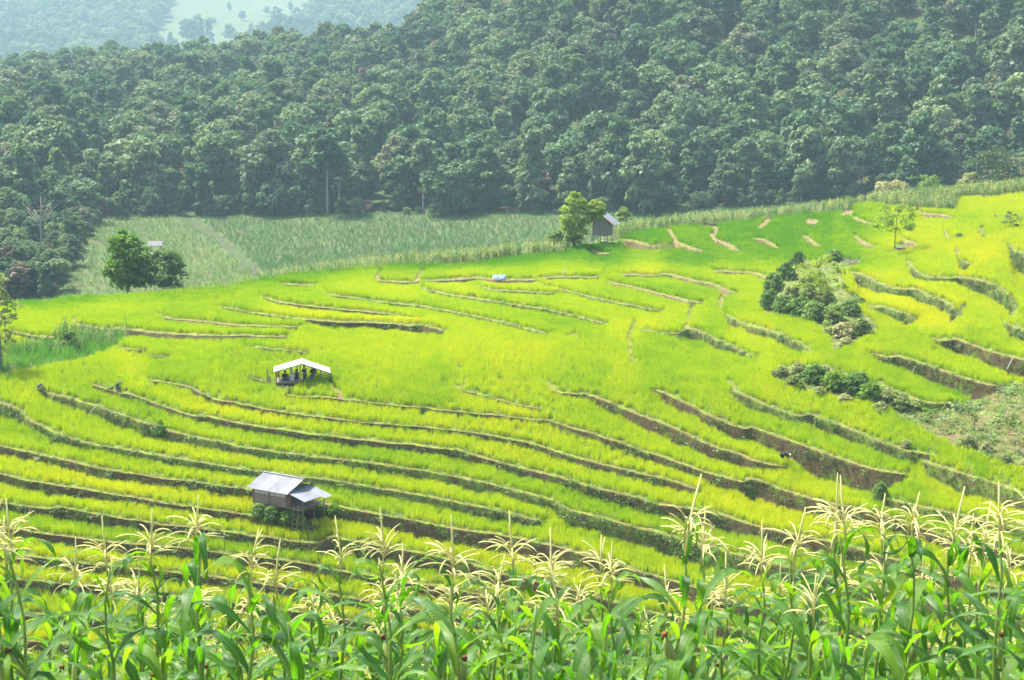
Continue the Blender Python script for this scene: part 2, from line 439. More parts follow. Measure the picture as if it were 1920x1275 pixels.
# every terrace lip as seen in the photograph: (x, y of the bund, height of the visible bank below it)
# kind: 0 brown earth, 1 grassy, 2 dry straw-coloured
LINES = [
 (1,[(-140,728,24),(0,752,26),(37,765,22),(52,783,14),(94,804,19),(136,819,16),(188,833.5,11),(230,838,13),(292,850,15),(400,867.5,14),(483,881,14),(588,892,13),(650,903,12),(713,913,15),(800,927,17),(883,943,18),(946,957,20),(985,966,15),(1006,972,10),(1026,977,4)]),
 (0,[(-140,808,18),(0,833.6,19),(62,846,17),(125,861,17),(188,875,19),(250,885,18),(313,895,16),(355,899,17),(400,906,18),(458,913,17),(540,927,20),(613,942,22),(650,949,27),(713,962,25),(800,977,31),(863,990,27),(925,998,31),(977,1006,32),(1030,1019,32),(1100,1038,30),(1155,1054,29),(1200,1069,28),(1323,1103,26),(1400,1133,26),(1560,1165,26),(1700,1200,25),(1920,1240,25),(2060,1265,25)]),
 (0,[(-140,862,18),(0,884.7,19),(48,896,20),(125,908.7,21),(188,919,17),(250,929.5,13),(313,941,11),(400,953,15),(452,960.5,13),(546,979,11),(577,985.5,7),(602,993,2)]),
 (0,[(-140,918,16),(0,938.6,16),(48,946,16),(90,951,15),(108.5,947,24),(177,959.5,22),(240,970,20),(313,981,19),(400,990.5,17),(483,1002,17),(546,1010.6,17),(600,1016,18),(610,1009,26),(620,1002.5,34),(692,1016,29),(800,1036,31),(856,1048,30),(904,1061,27),(946,1074,25),(1009,1086,25),(1071,1102,25),(1200,1140,24),(1400,1180,24),(1700,1240,24)]),
 (0,[(-140,968,17),(0,985,17),(73,996,17),(125,1002,18),(177,1009,19),(219,1014,20),(330,1023,19),(400,1031,19),(454,1039,20),(525,1046,21),(567,1052,18),(619,1064,15),(692,1075,14),(755,1087,18),(800,1094,22),(848,1100,21),(880,1108,24),(1000,1135,22),(1200,1185,22),(1500,1240,22)]),
 (0,[(-140,1014,18),(0,1031.5,18),(73,1042,18),(125,1049,18),(177,1055,18),(250,1062,18),(313,1068,18),(400,1078.5,17),(463,1087,17),(511,1094,17),(588,1107,17),(692,1124,17),(800,1142,17),(1000,1180,17),(1300,1235,17)]),
 (0,[(-140,1063,18),(0,1080,18),(167,1095,18),(282,1111,18),(400,1121,18),(500,1135,18),(650,1158,18),(800,1183,18),(1100,1240,18)]),
 (0,[(-140,1125,18),(0,1141,18),(100,1150,18),(300,1170,18),(500,1190,18),(800,1232,18)]),
 (0,[(-140,1185,18),(0,1195,18),(250,1215,18),(500,1240,18)]),
 # second tier on the left
 (1,[(66,727,4),(90,733,12),(130,743,17),(177,757,20),(219,771,23),(271,790,27),(313,804,20),(400,823,17),(452,835,16),(525,845,15),(609,855.5,12),(692,865,13),(800,880.5,17),(883,896,21),(946,911,17),(1009,927.5,21),(1040,935,19),(1052,945,24),(1071,955,29),(1134,969,31),(1200,986.6,33),(1260,1003,36),(1320,1020,38),(1433,1050,33),(1560,1080,30),(1700,1115,28),(1920,1160,26),(2060,1185,26)]),
 (0,[(165,718,3),(177,721,8),(209,729,9),(246,737.6,7),(292,754,7),(334,769,10),(365,778,10),(384,776,14),(400,780,15),(452,791,14),(525,802,14),(609,814,14),(692,823,13),(800,833,15),(863,842,16),(925,861,13),(988,877,15),(1050,892,15),(1113,911,21),(1160,922,24),(1200,932.5,22),(1231,942,21),(1273,948,24),(1327,954,30),(1430,987,24),(1557,1013,25),(1647,1037,25),(1760,1070,24),(1920,1110,24),(2060,1140,24)]),
 (0,[(270,710,2),(300,715,3),(342,721,4),(365,727,8),(400,745.5,10),(452,755,8),(504,766,8),(556,773,8),(609,781,6),(671,789,6),(734,793,7),(800,798.5,6),(817,802,6),(863,806,7),(925,814,10),(988,825,13),(1050,846,13),(1113,863,15),(1200,885,14),(1263,898,17),(1300,912,10),(1323,920,3)]),
 (0,[(525,737,2),(560,742,4),(600,742,4),(630,744,5),(671,750,5),(734,757,5),(800,763,6),(883,772,6),(946,778,7),(1009,786.5,5),(1021,783.5,8),(1050,792,11),(1113,810.6,13),(1155,823,15),(1200,841,15),(1252,856.5,17),(1304,875,17),(1356,892,22),(1392,901,23),(1404,893,34),(1430,900,38),(1471,917,33),(1534,935,31),(1583,946,27),(1650,962,24),(1720,985,22),(1800,1010,22),(1920,1040,22),(2060,1075,22)]),
 (0,[(1022,722,3),(1050,733,6),(1086,737.6,5),(1098,734,11),(1134,748,19),(1165,761,19),(1200,775,22),(1252,794,28),(1294,815,27),(1336,833.5,27),(1388,848,25),(1409,860,18),(1430,864,16),(1461,871,5),(1488,873,3)]),
 (0,[(1215,728,2),(1238,729,13),(1273,746,20),(1325,773,22),(1367,792,25),(1398,801,23),(1409,797,27),(1450,813,29),(1492,827,44),(1534,842,47),(1576,856.5,50),(1610,868,48),(1650,879,42),(1680,884,24),(1708,887,8)]),
 (1,[(1360,712,4),(1373,727,19),(1409,744,20),(1450,760.5,20),(1492,777,12),(1505,777,13),(1517,772,20),(1555,786,28),(1600,804,23),(1624,815,22),(1666,831,21),(1708,843.5,21),(1738,848,21),(1756,851,6)]),
 (1,[(1725,862,12),(1737,864,29),(1770,873,33),(1812,887,38),(1875,906,38),(1920,921,36),(2060,960,34)]),
 (1,[(1640,925,8),(1664,932,20),(1739,950,18),(1812,965,18),(1920,990,18),(2060,1020,18)]),
 (0,[(855,728,2),(871,730,4),(936,748,4),(988,760.5,4),(1025,767,3)]),
 # the plateau
 (2,[(134,604,4),(150,606,10),(177,612,8),(204,616,7),(219,613,11),(250,617,12),(313,622,10),(400,626,6),(452,627,5),(496,628,4),(546,628,2)]),
 (2,[(296,590,8),(323,595,5),(400,602.5,5),(452,607.5,5),(525,610.6,3),(570,610,2)]),
 (0,[(404,572,3),(452,580,4),(504,588.7,4),(556,595,4),(590,598,9),(609,599,11),(671,601,11),(734,604,13),(776,608,13),(786,604,16),(812,611,12),(842,622,2)]),
 (0,[(486,553,4),(525,564.7,5),(588,572,6),(671,580,6),(734,587.6,5),(792,600,3)]),
 (1,[(604,544,4),(619,550,4),(671,558,4),(723,565,4),(800,573,4),(863,585.6,4),(925,598,3),(988,614,3),(1034,625,2)]),
 (1,[(782,528,4),(796,541,5),(842,551,4),(904,559.5,4),(967,569,5),(1029,579,5),(1092,594,4),(1142,607.5,3)]),
 (1,[(890,533,3),(925,542,3),(988,545,3),(1050,548,2)]),
 (1,[(1005,529,3),(1071,546,3),(1113,556.5,3),(1200,574,3),(1250,582.5,3)]),
 (2,[(698,524,2),(755,527,3),(800,524,4),(842,522,6),(894,519,6),(925,521,8),(988,523,8),(1050,517,3),(1113,518,3),(1132,515,2)]),
 (2,[(1134,525,2),(1175,533.5,3),(1200,540,4),(1252,552,6),(1294,563,6),(1325,566,2)]),
 (1,[(515,529,2),(546,532,3),(598,533.5,2)]),
 (2,[(1160,514,2),(1230,514,3),(1254,511,6),(1277,518,5),(1337,531,6),(1369,543,8),(1387,548,3)]),
 (2,[(1331,505.6,3),(1369,507,2),(1410,509,3),(1430,514,6),(1446,520,5),(1470,528,3)]),
 (2,[(1095,463,4),(1130,473,6),(1150,474,3)]),
 (2,[(1160,449,6),(1172,446,12),(1202,453.5,16),(1216,458,9),(1243,462,3)]),
 (2,[(1255,440,6),(1264,449,8),(1289,460,7),(1323,471,4)]),
 (2,[(1326,436,6),(1338,446,8),(1358,453.5,8),(1379,463,7),(1389,473,4)]),
 (2,[(1408,446,4),(1431,448,7),(1452,457.6,7),(1465,469,4)]),
 (2,[(1498,437,4),(1515,442,7),(1523,451,7),(1544,464,4)]),
 (2,[(1506,415,4),(1529,417,6),(1536,420,2)]),
 (2,[(1592,401,3),(1598,407,5),(1616,412.5,5),(1639,421,3)]),
 (2,[(1594,434,4),(1607,442,7),(1622,453,7),(1647,462,4)]),
 (2,[(1682,440,3),(1703,451,4),(1722,457,3)]),
 (2,[(1714,395,4),(1739,399,6),(1767,401,6),(1795,410,3)]),
 (1,[(1763,432,4),(1773,440,5),(1788,447,3)]),
 (1,[(1828,430,4),(1840,436,6),(1856,441,3)]),
 # the right-hand bowl
 (1,[(1592,508,12),(1613,510,26),(1635,521,25),(1654,532,17),(1682,538,14),(1703,540.5,15),(1716,537,22),(1729,545,20),(1748,553,19),(1776,564,26),(1795,575,22),(1804,590,8)]),
 (1,[(1695,487,12),(1711,500,20),(1729,514,11),(1748,519,6),(1786,518,6),(1800,515,14),(1812,519,20),(1842,523,28),(1865,532,28),(1884,541.5,33),(1899,556.5,32),(1906,575,18)]),
 (1,[(1788,466,14),(1797,484,27),(1810,490.6,17),(1827,494,3)]),
 (1,[(1884,452,14),(1899,465,38),(1921,473.7,40),(1980,488,40),(2060,505,40)]),
 (1,[(1876,600,10),(1890,606,24),(1920,616,25),(2060,645,25)]),
 (0,[(1744,632,8),(1763,635,13),(1778,636,15),(1787,630,26),(1814,641,28),(1842,652,30),(1880,662.6,31),(1921,670,36),(1990,684,36),(2060,700,36)]),
 (0,[(1618,662,6),(1635,662.6,12),(1673,668,14),(1681,662,24),(1720,676.7,24),(1758,688,32),(1805,705,32),(1842,716,26),(1862,720,10),(1900,722,4)]),
 (1,[(1620,569,4),(1643,574,9),(1651,569,13),(1673,577,15),(1701,586,19),(1716,596,14),(1722,602,4)]),
 (1,[(1635,707,3),(1673,729,5),(1711,745,8),(1748,754,8),(1795,754,6),(1815,748,2)]),
 (1,[(1352,574,16),(1358,586,22),(1369,593,19),(1398,604,15),(1450,619,17),(1482,631.5,21),(1506,643,16),(1516,655,4)]),
 (1,[(1190,617,2),(1252,623,4),(1268,624,7),(1286,612,22),(1317,619,19),(1342,633.6,19),(1377,648,15),(1409,663,6),(1425,668,4)]),
 # low steps between paddies
 (1,[(215,651,2),(280,655,2)]),
 (1,[(465,648,2),(510,653,3),(588,660,2)]),
 (1,[(270,664,2),(322,668,2)]),
 (1,[(455,704,2),(490,711,4),(517,718,3)]),
 (1,[(15,617,6),(62,627,8),(100,630,7),(112,632,3)]),
]
# bunds that run away from the camera: bare strips between the rice plots (points, half width px, dry)
STRIPS = [
 ([(1189,608),(1178,630),(1182,655),(1185,680)],6,0),([(1358,556),(1352,566),(1351,578)],7,0),([(1297,575),(1291,596),(1287,612)],6,0),
 ([(142,597),(136,604)],4,1),([(302,588),(297,591)],3,1),([(407,556),(402,566),(406,573)],3,0),([(604,540),(612,548)],3,0),
 ([(712,511),(705,524)],4,1),([(790,510),(781,524)],5,1),([(1130,510),(1136,500)],3,1),([(460,652),(434,675)],2.5,0),([(604,658),(592,668)],2.5,0),
 ([(280,660),(262,668),(245,675)],2,0),([(1251,428),(1257,438),(1266,448)],5,1),([(1322,425),(1340,424),(1344,433),(1334,445)],5,1),([(1442,413),(1434,422),(1426,428)],6,1),
 ([(1596,398),(1580,404)],5,1),([(1792,468),(1797,484)],5,0),([(1808,576),(1797,596),(1780,609)],6,0),([(1722,598),(1705,613)],4,0),([(1515,655),(1520,664)],6,0),
 ([(1699,487),(1712,500)],4,0),([(1516,414),(1531,417)],4,1),([(877,714),(868,722),(852,728)],3,1),([(1326,717),(1334,711)],3,1),([(620,722),(632,735),(640,744)],4,1),
 ([(1062,632),(1078,628),(1084,638)],4,1),([(1846,428),(1836,434)],4,0),([(1765,430),(1776,442)],4,0),([(16,705),(28,708)],3,0),([(1370,716),(1376,728)],5,0),([(1025,722),(1040,725)],4,0),
 ([(1895,558),(1908,580),(1895,596)],6,0),
]
SHRUB_A = [(1428,592),(1424,560),(1445,522),(1480,494),(1500,482),(1520,490),(1560,486),(1615,488),(1615,500),(1580,510),(1585,545),(1622,566),(1605,577),(1640,602),(1652,622),(1585,655),(1562,664),(1555,640),(1530,612),(1500,600)]
SHRUB_B = [(1442,708),(1462,690),(1500,682),(1545,690),(1600,702),(1650,722),(1705,750),(1722,760),(1700,778),(1655,768),(1600,752),(1530,742),(1480,728)]
FALLOW = [(1668,774),(1712,758),(1748,762),(1800,762),(1840,738),(1870,726),(1925,724),(2075,724),(2075,915),(1920,885),(1850,862),(1778,834),(1700,795)]
MAIZE_LEFT = [(-150,720),(-150,650),(40,656),(105,640),(125,620),(150,626),(200,628),(240,616),(243,634),(215,656),(150,680),(80,692),(0,707)]
MAIZE_RIDGE = [(1130,452),(1180,424),(1250,414),(1330,410),(1440,400),(1500,392),(1590,384),(1640,376),(1720,364),(1800,356),(1920,346),(2080,338),(2080,352),(1925,363),(1860,374),(1800,371),(1793,396),(1720,394),(1660,388),(1640,383),(1600,383),(1590,397),(1500,404),(1440,411),(1330,424),(1250,428),(1190,438),(1155,449)]
MAIZE_MID = [(300,556),(420,545),(530,524),(700,508),(790,500),(880,487),(950,470),(1000,462),(1055,462),(1060,477),(1000,481),(950,486),(890,497),(760,503),(650,511),(520,525),(420,542),(330,552)]
YELLOW = [(1212,462),(1240,455),(1275,462),(1270,474),(1215,474)]
TOP = np.array([(-200,577),(0,572),(80,568),(130,562),(250,556),(330,549),(420,539),(520,521),(650,507),(760,499),(880,491),(950,482),(1000,477),(1050,475),(1095,462),(1130,447),(1180,432),(1250,422),(1340,417),(1450,406),(1500,400),(1590,390),(1640,379),(1720,371),(1800,364),(1860,358),(1920,352),(2080,342)], float)

CXS = np.arange(-132, 2056, 4.0)
RY0, RSTEP, NR = 344.0, 2.0, 480
ROWS = RY0 + RSTEP * np.arange(NR)
line_fn = []
for li, (kd, pts) in enumerate(LINES):
    p = np.array(pts, float)
    if p[:, 1].max() < 645: p[:, 2] = np.where(p[:, 2] < 8, np.maximum(p[:, 2], 3.5) + 2.0, p[:, 2] + 1.5)
    xs = np.linspace(p[0, 0], p[-1, 0], max(3, int((p[-1, 0] - p[0, 0]) / 4)))
    y = np.interp(xs, p[:, 0], p[:, 1]); h = np.interp(xs, p[:, 0], p[:, 2])
    if len(xs) > 9:
        k = np.array([1, 2, 3, 2, 1]) / 9
        y = np.convolve(np.pad(y, 2, mode='reflect', reflect_type='odd'), k, 'valid'); h = np.convolve(np.pad(h, 2, mode='edge'), k, 'valid')
    y = y + 0.9 * smooth_noise(xs, 0 * xs, 100 + li, 90) + 0.5 * smooth_noise(xs, 0 * xs, 300 + li, 26)
    h = np.maximum(h * (1 + 0.16 * smooth_noise(xs, 0 * xs, 500 + li, 60)), 1)
    e = np.minimum(xs - p[0, 0], p[-1, 0] - xs)
    if p[0, 0] < -100: e = p[-1, 0] - xs
    if p[-1, 0] > 2000: e = np.minimum(e, 0 * xs + 99) if p[0, 0] < -100 else xs - p[0, 0]
    taper = np.clip(e / (40 if (p[-1, 0] in (1900, 1815)) else 13), 0, 1)
    taper = taper * taper * (3 - 2 * taper)
    line_fn.append((xs, y, h, taper))

NC = len(CXS)
PY = np.tile(ROWS, (NC, 1))                  # photo row of every vertex
D = np.zeros((NC, NR)); KEEP = np.zeros((NC, NR), bool)
LIP = []                                     # per column: list of (line, lip, riser_top, foot)
TOPY = np.interp(CXS, TOP[:, 0], TOP[:, 1])
for c, x in enumerate(CXS):
    segs = []
    for li, (xs, y, h, tp) in enumerate(line_fn):
        if xs[0] <= x <= xs[-1]:
            yy, hh, tt = np.interp(x, xs, y), np.interp(x, xs, h), np.interp(x, xs, tp)
            dd = float(DEPTH(np.array([x]), np.array([yy]))[0])
            hide = 0.42 * F / dd * tt                    # the rice in front hides this much of the bank
            bund = (1.8 + 2.3 * min(1, hh / 12)) * tt
            segs.append([li, yy, yy + bund, yy + max(hh, bund + 1) * (0.3 + 0.7 * tt) + hide, dd, tt])
    segs.sort(key=lambda s: s[1])
    out = []
    for s in segs:
        if s[1] < TOPY[c] + 4: continue
        if out and s[1] < out[-1][3] + 3:
            if s[1] - out[-1][1] < 6:
                continue
            out[-1][3] = max(out[-1][2] + 1.0, s[1] - 3)
        out.append(s)
    LIP.append(out)
    marks = [TOPY[c]]
    for s in out: marks += [s[1], s[2], s[3]]
    for m in marks:
        j = int(round((m - RY0) / RSTEP))
        if 0 <= j < NR: PY[c, j] = m
    KEEP[c] = PY[c] >= TOPY[c] - 0.01
    base = DEPTH(np.full(NR, x), PY[c])
    inv = 1 / base
    ys = PY[c]
    add = np.zeros(NR)
    for k, s in enumerate(out):
        nxt = out[k + 1] if k + 1 < len(out) else None
        d0 = float(DEPTH(np.array([x]), np.array([s[1]]))[0])
        d_r = d0 * (1 - (s[2] - s[1]) / (s[1] - 60) * 0.8)
        d_f = d_r - 0.28 * (s[3] - s[2]) * d0 / F
        d_f = max(d_f, float(DEPTH(np.array([x]), np.array([s[3] + 8]))[0]) * 0.985)
        d_r = max(d_r, d_f)
        y_dec = s[3] + 60
        if nxt: y_dec = y_dec + (min(nxt[1], y_dec) - y_dec) * nxt[5]
        y_dec = max(y_dec, s[3] + 1)
        m = (ys >= s[1]) & (ys <= s[3])
        add[m] += np.interp(ys[m], [s[1], s[2], s[3]], [1 / d0, 1 / d_r, 1 / d_f]) - inv[m]
        off = 1 / d_f - 1 / float(DEPTH(np.array([x]), np.array([s[3]]))[0])
        m = (ys > s[3]) & (ys < y_dec)
        add[m] += off * (1 - (ys[m] - s[3]) / (y_dec - s[3]))
    inv = inv + add
    D[c] = 1 / inv
# blend sideways a little so that neighbouring columns make one clean surface
K3 = np.array([1, 2, 1]) / 4
Dp = np.pad(D, ((1, 1), (0, 0)), mode='edge')
D = Dp[:-2] * K3[0] + Dp[1:-1] * K3[1] + Dp[2:] * K3[2]
PX = np.repeat(CXS[:, None], NR, 1)
TV = P3(PX, PY, D)
rough = lattice_noise(TV[..., 0], TV[..., 1], 5, 1.3) - 0.5
TV[..., 2] += 0.05 * rough
QX = 0.25 * (PX[:-1, :-1] + PX[1:, :-1] + PX[:-1, 1:] + PX[1:, 1:])
QY = 0.25 * (PY[:-1, :-1] + PY[1:, :-1] + PY[:-1, 1:] + PY[1:, 1:])
lab = np.full(QX.shape, -1, int)             # bank id of a quad
bundm = np.zeros(QX.shape, bool)
for c in range(NC - 1):
    for s in LIP[c]:
        m = [t for t in LIP[c + 1] if t[0] == s[0]]
        t = m[0] if m else s
        a, b, e = 0.5 * (s[1] + t[1]), 0.5 * (s[2] + t[2]), 0.5 * (s[3] + t[3])
        lab[c][(QY[c] > b) & (QY[c] < e)] = s[0]
        bundm[c][(QY[c] > a - 0.6) & (QY[c] <= b)] = True
keepq = KEEP[:-1, :-1] & KEEP[1:, :-1] & KEEP[:-1, 1:] & KEEP[1:, 1:]
lab[~keepq] = -2
dry_strip = np.zeros(QX.shape, bool)
for pts, w, dry in STRIPS:
    x0, x1 = min(p[0] for p in pts) - 12, max(p[0] for p in pts) + 12
    cs = np.where((CXS[:-1] > x0 - 4) & (CXS[:-1] < x1))[0]
    if len(cs) == 0: continue
    m = dist_poly(QX[cs], QY[cs], pts) < w
    bundm[cs] |= m
    if dry: dry_strip[cs] |= m
mA, mB, mF, mL = in_poly(QX, QY, SHRUB_A), in_poly(QX, QY, SHRUB_B), in_poly(QX, QY, FALLOW), in_poly(QX, QY, MAIZE_LEFT)
mR, mM, mY = in_poly(QX, QY, MAIZE_RIDGE), in_poly(QX, QY, MAIZE_MID), in_poly(QX, QY, YELLOW)
vid = np.arange(NC * NR).reshape(NC, NR)
QI = np.stack([vid[:-1, :-1], vid[:-1, 1:], vid[1:, 1:], vid[1:, :-1]], -1)     # down, right: normal up
TVf = TV.reshape(-1, 3)
matidx = np.zeros(QX.shape, int)
matidx[bundm] = 1; matidx[dry_strip] = 5
matidx[mA | mB] = 2; matidx[mF] = 3; matidx[mL | mR | mM] = 4
def sub_mesh(name, Q, mats, mi=None, smooth=False):
    u, inv = np.unique(Q.ravel(), return_inverse=True)
    return mesh_np(name, TVf[u], inv.reshape(Q.shape), mats, mi, smooth)
sel = lab == -1
terr = obj('terraced_ground', sub_mesh('terraced_ground', QI[sel], [M['paddy'], M['bund'], M['bank_green'], M['fallow'], M['cornground'], M['bank_dry']], matidx[sel], True))
terr['kind'] = 'structure'
BANKM = [M['bank_brown'], M['bank_green'], M['bank_dry']]
for li, (kd, pts) in enumerate(LINES):
    s = lab == li
    if s.sum() < 3: continue
    obj('earth_bank', sub_mesh('earth_bank', QI[s], [BANKM[kd]], None, True), terr)
# the back of the ridge falls away to the valley
jt = np.array([np.argmax(KEEP[c]) for c in range(NC)])
edge = TV[np.arange(NC), jt]
rowsV = [edge + np.array([0, 0, -0.01])]
for dy, dz in ((4, -0.3), (14, -2.2), (30, -6.5), (55, -13)):
    e = edge.copy(); e[:, 0] *= (e[:, 1] + dy) / e[:, 1]; e[:, 1] += dy; e[:, 2] += dz
    rowsV.append(e)
SV = np.concatenate(rowsV)
SQ = []
for r in range(4):
    for c in range(NC - 1):
        SQ.append((r * NC + c, r * NC + c + 1, (r + 1) * NC + c + 1, (r + 1) * NC + c))
o = obj('ridge_back_slope', mesh_np('ridge_back_slope', SV, np.array(SQ), [M['cornground']], None, True)); o['kind'] = 'structure'

def ground(px, py):
    """point of the terraced ground seen at a photo pixel"""
    c = np.clip((px - CXS[0]) / 4.0, 0, NC - 1.001); i = int(c); u = c - i
    def col_d(k):
        return float(np.interp(py, PY[k], D[k]))
    d = col_d(i) * (1 - u) + col_d(i + 1) * u
    return Vector(P3(px, py, d).tolist())
def back_ground(px, off):
    """point on the back slope, off metres behind the ridge as seen at column px"""
    i = int(np.clip((px - CXS[0]) / 4.0, 0, NC - 1))
    e = edge[i]; dz = float(np.interp(off, (0, 4, 14, 30, 55), (0, -0.3, -2.2, -6.5, -13)))
    return Vector((e[0] * (e[1] + off) / e[1], e[1] + off, e[2] + dz))
def px_per_m(p): return F / (p.y * CP - p.z * SP)
# ------------------------------------------------------------------ rice and ground cover on the terraces
rice_protos = proto_collection('rice_clump', [blade_clump('rice_clump_%d' % k, M['rice'], 18, 0.56, 0.19, 0.036, 0.36, 2, 10 + k, 0.2) for k in range(6)])
ricem = (lab == -1) & ~bundm & ~mA & ~mB & ~mF & ~mL & ~mR & ~mM & ~mY
# plots without rice: round the huts
KEEPOUT = [[(505,722),(516,708),(566,708),(568,716),(545,735),(520,735)], [(478,955),(500,940),(560,940),(612,945),(612,975),(570,992),(480,972)], [(1100,462),(1108,440),(1165,440),(1160,462)], [(1672,474),(1680,456),(1722,457),(1722,468),(1690,474)]]
for k in KEEPOUT: ricem &= ~in_poly(QX, QY, k)
Qr = QI[ricem]
p, idx = sample_quads(TVf, Qr, np.full(len(Qr), 13.0))
qx, qy = QX[ricem][idx], QY[ricem][idx]
n = len(p)
tint = 0.49 + 0.13 * (lattice_noise(p[:, 0], p[:, 1] * 0.6, 3, 6.0) - 0.5) * 2 + 0.10 * (lattice_noise(p[:, 0], p[:, 1], 4, 1.4) - 0.5) * 2 + rng.normal(0, 0.08, n)
# every plot has its own ripeness
plot_t = np.zeros(QX.shape); pr_ = np.random.default_rng(91).uniform(-1, 1, len(LINES))
for c in range(NC - 1):
    L_ = LIP[c]
    for k_, s_ in enumerate(L_):
        y1_ = L_[k_ + 1][1] if k_ + 1 < len(L_) else s_[3] + 60
        plot_t[c][(QY[c] >= s_[1]) & (QY[c] < y1_)] = pr_[s_[0]] * s_[5]
kr = np.hanning(15)[1:-1]; kr /= kr.sum()
pp = np.pad(plot_t, ((6, 6), (0, 0)), mode='edge')
plot_t = sum(pp[i_:i_ + plot_t.shape[0]] * w_ for i_, w_ in enumerate(kr))
tint = tint + 0.19 * plot_t[ricem][idx]
green_zone = np.clip((1680 - qx) / 90, 0, 1) * np.clip((qx - 640) / 260, 0, 1) * np.clip((512 - qy) / 22, 0, 1)
ridge_zone = np.clip(1 - (qy - np.interp(qx, TOP[:, 0], TOP[:, 1])) / 26, 0, 1) * np.clip((1200 - qx) / 200, 0, 1)
mid_zone = np.clip(1 - np.abs(qy - 660) / 90, 0, 1) * np.clip(1 - np.abs(qx - 760) / 500, 0, 1)
tint = tint - 0.42 * green_zone - 0.35 * ridge_zone + 0.10 * mid_zone
tint += np.where((qx > 1560) & (qy < 620), 0.14, 0)
sc = rng.uniform(0.92, 1.1, n) * (0.95 + 0.10 * lattice_noise(p[:, 0], p[:, 1], 6, 2.5))
rot = np.stack([rng.normal(0, 0.06, n), rng.normal(0, 0.06, n), rng.uniform(0, 6.28, n)], 1)
rice = scatter('rice_crop', p, rot, sc, np.clip(tint, 0, 1), rice_protos, 6)
tag(rice, 'bright yellow green young rice covering the terraces', 'rice')
# mown grass on the bunds
bund_protos = proto_collection('bund_grass_clump', [blade_clump('bund_grass_%d' % k, M['bundgrass'], 9, 0.13, 0.16, 0.022, 0.9, 2, 40 + k) for k in range(4)])
bm = (lab == -1) & bundm
p, idx = sample_quads(TVf, QI[bm], np.full(bm.sum(), 14.0))
n = len(p)
dryq = dry_strip[bm][idx] | (QY[bm][idx] < 530)
tint = np.clip(0.45 + 0.35 * (lattice_noise(p[:, 0], p[:, 1], 9, 3.0) - 0.5) * 2 + rng.normal(0, 0.15, n) + 0.35 * dryq, 0, 1)
rot = np.stack([rng.normal(0, 0.15, n), rng.normal(0, 0.15, n), rng.uniform(0, 6.28, n)], 1)
o = scatter('bund_grass', p, rot, rng.uniform(0.6, 1.4, n), tint, bund_protos, 4)
tag(o, 'pale mown grass along the edges of the terraces', 'grass')
# weeds on the banks
def weed_mesh(name, mat, n, size, seed):
    r = np.random.default_rng(seed); V = []; Fc = []
    for k in range(n):
        c = np.array([r.normal(0, 0.5), r.normal(0, 0.5), abs(r.normal(0.35, 0.3))]) * size
        a = r.uniform(0, 6.28); u = np.array([math.cos(a), math.sin(a), r.uniform(-0.6, 0.3)]) * size * r.uniform(0.35, 0.65)
        w = np.cross(u, [0, 0, 1]); w = w / (np.linalg.norm(w) + 1e-6) * size * r.uniform(0.10, 0.2)
        b = len(V); V += [c, c + u * 0.5 + w, c + u, c + u * 0.5 - w]; Fc.append((b, b + 1, b + 2, b + 3))
    return mesh_np(name, np.array(V), np.array(Fc), [mat])
weed_protos = proto_collection('weed_clump', [weed_mesh('weed_%d' % k, M['weed'], 16, 0.34, 60 + k) for k in range(5)] + [blade_clump('weed_grass_%d' % k, M['weed'], 12, 0.34, 0.14, 0.022, 0.9, 2, 70 + k) for k in range(3)])
bank = lab >= 0
Qb = QI[bank]; kinds = np.array([l[0] for l in LINES])[lab[bank]]
cen = TVf[Qb].mean(1)
pn = lattice_noise(cen[:, 0], cen[:, 2] * 2 + cen[:, 1], 12, 2.2)
pn2 = lattice_noise(cen[:, 0], cen[:, 1], 13, 9.0)
dens = np.where(kinds == 1, 7.0 + 26 * np.clip(pn + 0.5 * pn2 - 0.35, 0, 1), np.where(kinds == 0, 40 * np.clip(pn * 0.8 + 0.7 * pn2 - 0.58, 0, 1) + 1.6, 2.5))
red = (QX[bank] > 1480) & (QX[bank] < 1650) & (QY[bank] > 868) & (QY[bank] < 930)
dens = np.where(red, dens * 0.25, dens)
p, idx = sample_quads(TVf, Qb, dens)
# the fallow slope and the ground under the shrubs
gm = (lab == -1) & (mA | mB | mF)
cen = TVf[QI[gm]].mean(1)
pn = lattice_noise(cen[:, 0], cen[:, 1], 14, 1.6)
dn = np.where(mF[gm], 26 * np.clip(pn - 0.36, 0, 1) + 1.0, 7.0)
p2, idx2 = sample_quads(TVf, QI[gm], dn)
fallow2 = mF[gm][idx2]
tn = np.concatenate([0.35 + 0.3 * (kinds[idx] == 2) + rng.normal(0, 0.2, len(p)), np.where(fallow2, 0.72, 0.55) + rng.normal(0, 0.2, len(p2))])
p = np.concatenate([p, p2]); n = len(p)
rot = np.stack([rng.normal(0, 0.3, n), rng.normal(0, 0.3, n), rng.uniform(0, 6.28, n)], 1)
o = scatter('bank_weeds', p, rot, rng.uniform(0.35, 1.0, n), np.clip(tn, 0, 1), weed_protos, 8)
tag(o, 'green weeds growing over the earth banks and fallow slope', 'weeds')
fm_ = (lab == -1) & mF
cen = TVf[QI[fm_]].mean(1); pn = lattice_noise(cen[:, 0], cen[:, 1], 15, 2.4)
p, idx = sample_quads(TVf, QI[fm_], 1.0 + 9 * np.clip(pn - 0.35, 0, 1)); n = len(p)
rot = np.stack([rng.normal(0, 0.3, n), rng.normal(0, 0.3, n), rng.uniform(0, 6.28, n)], 1)
fallow_protos = proto_collection('fallow_clump', [weed_mesh('fallow_weed_%d' % k, M['weed'], 26, 0.5, 760 + k) for k in range(4)] + [blade_clump('fallow_dry_%d' % k, M['drygrass'], 22, 0.4, 0.3, 0.03, 1.0, 2, 770 + k) for k in range(3)])
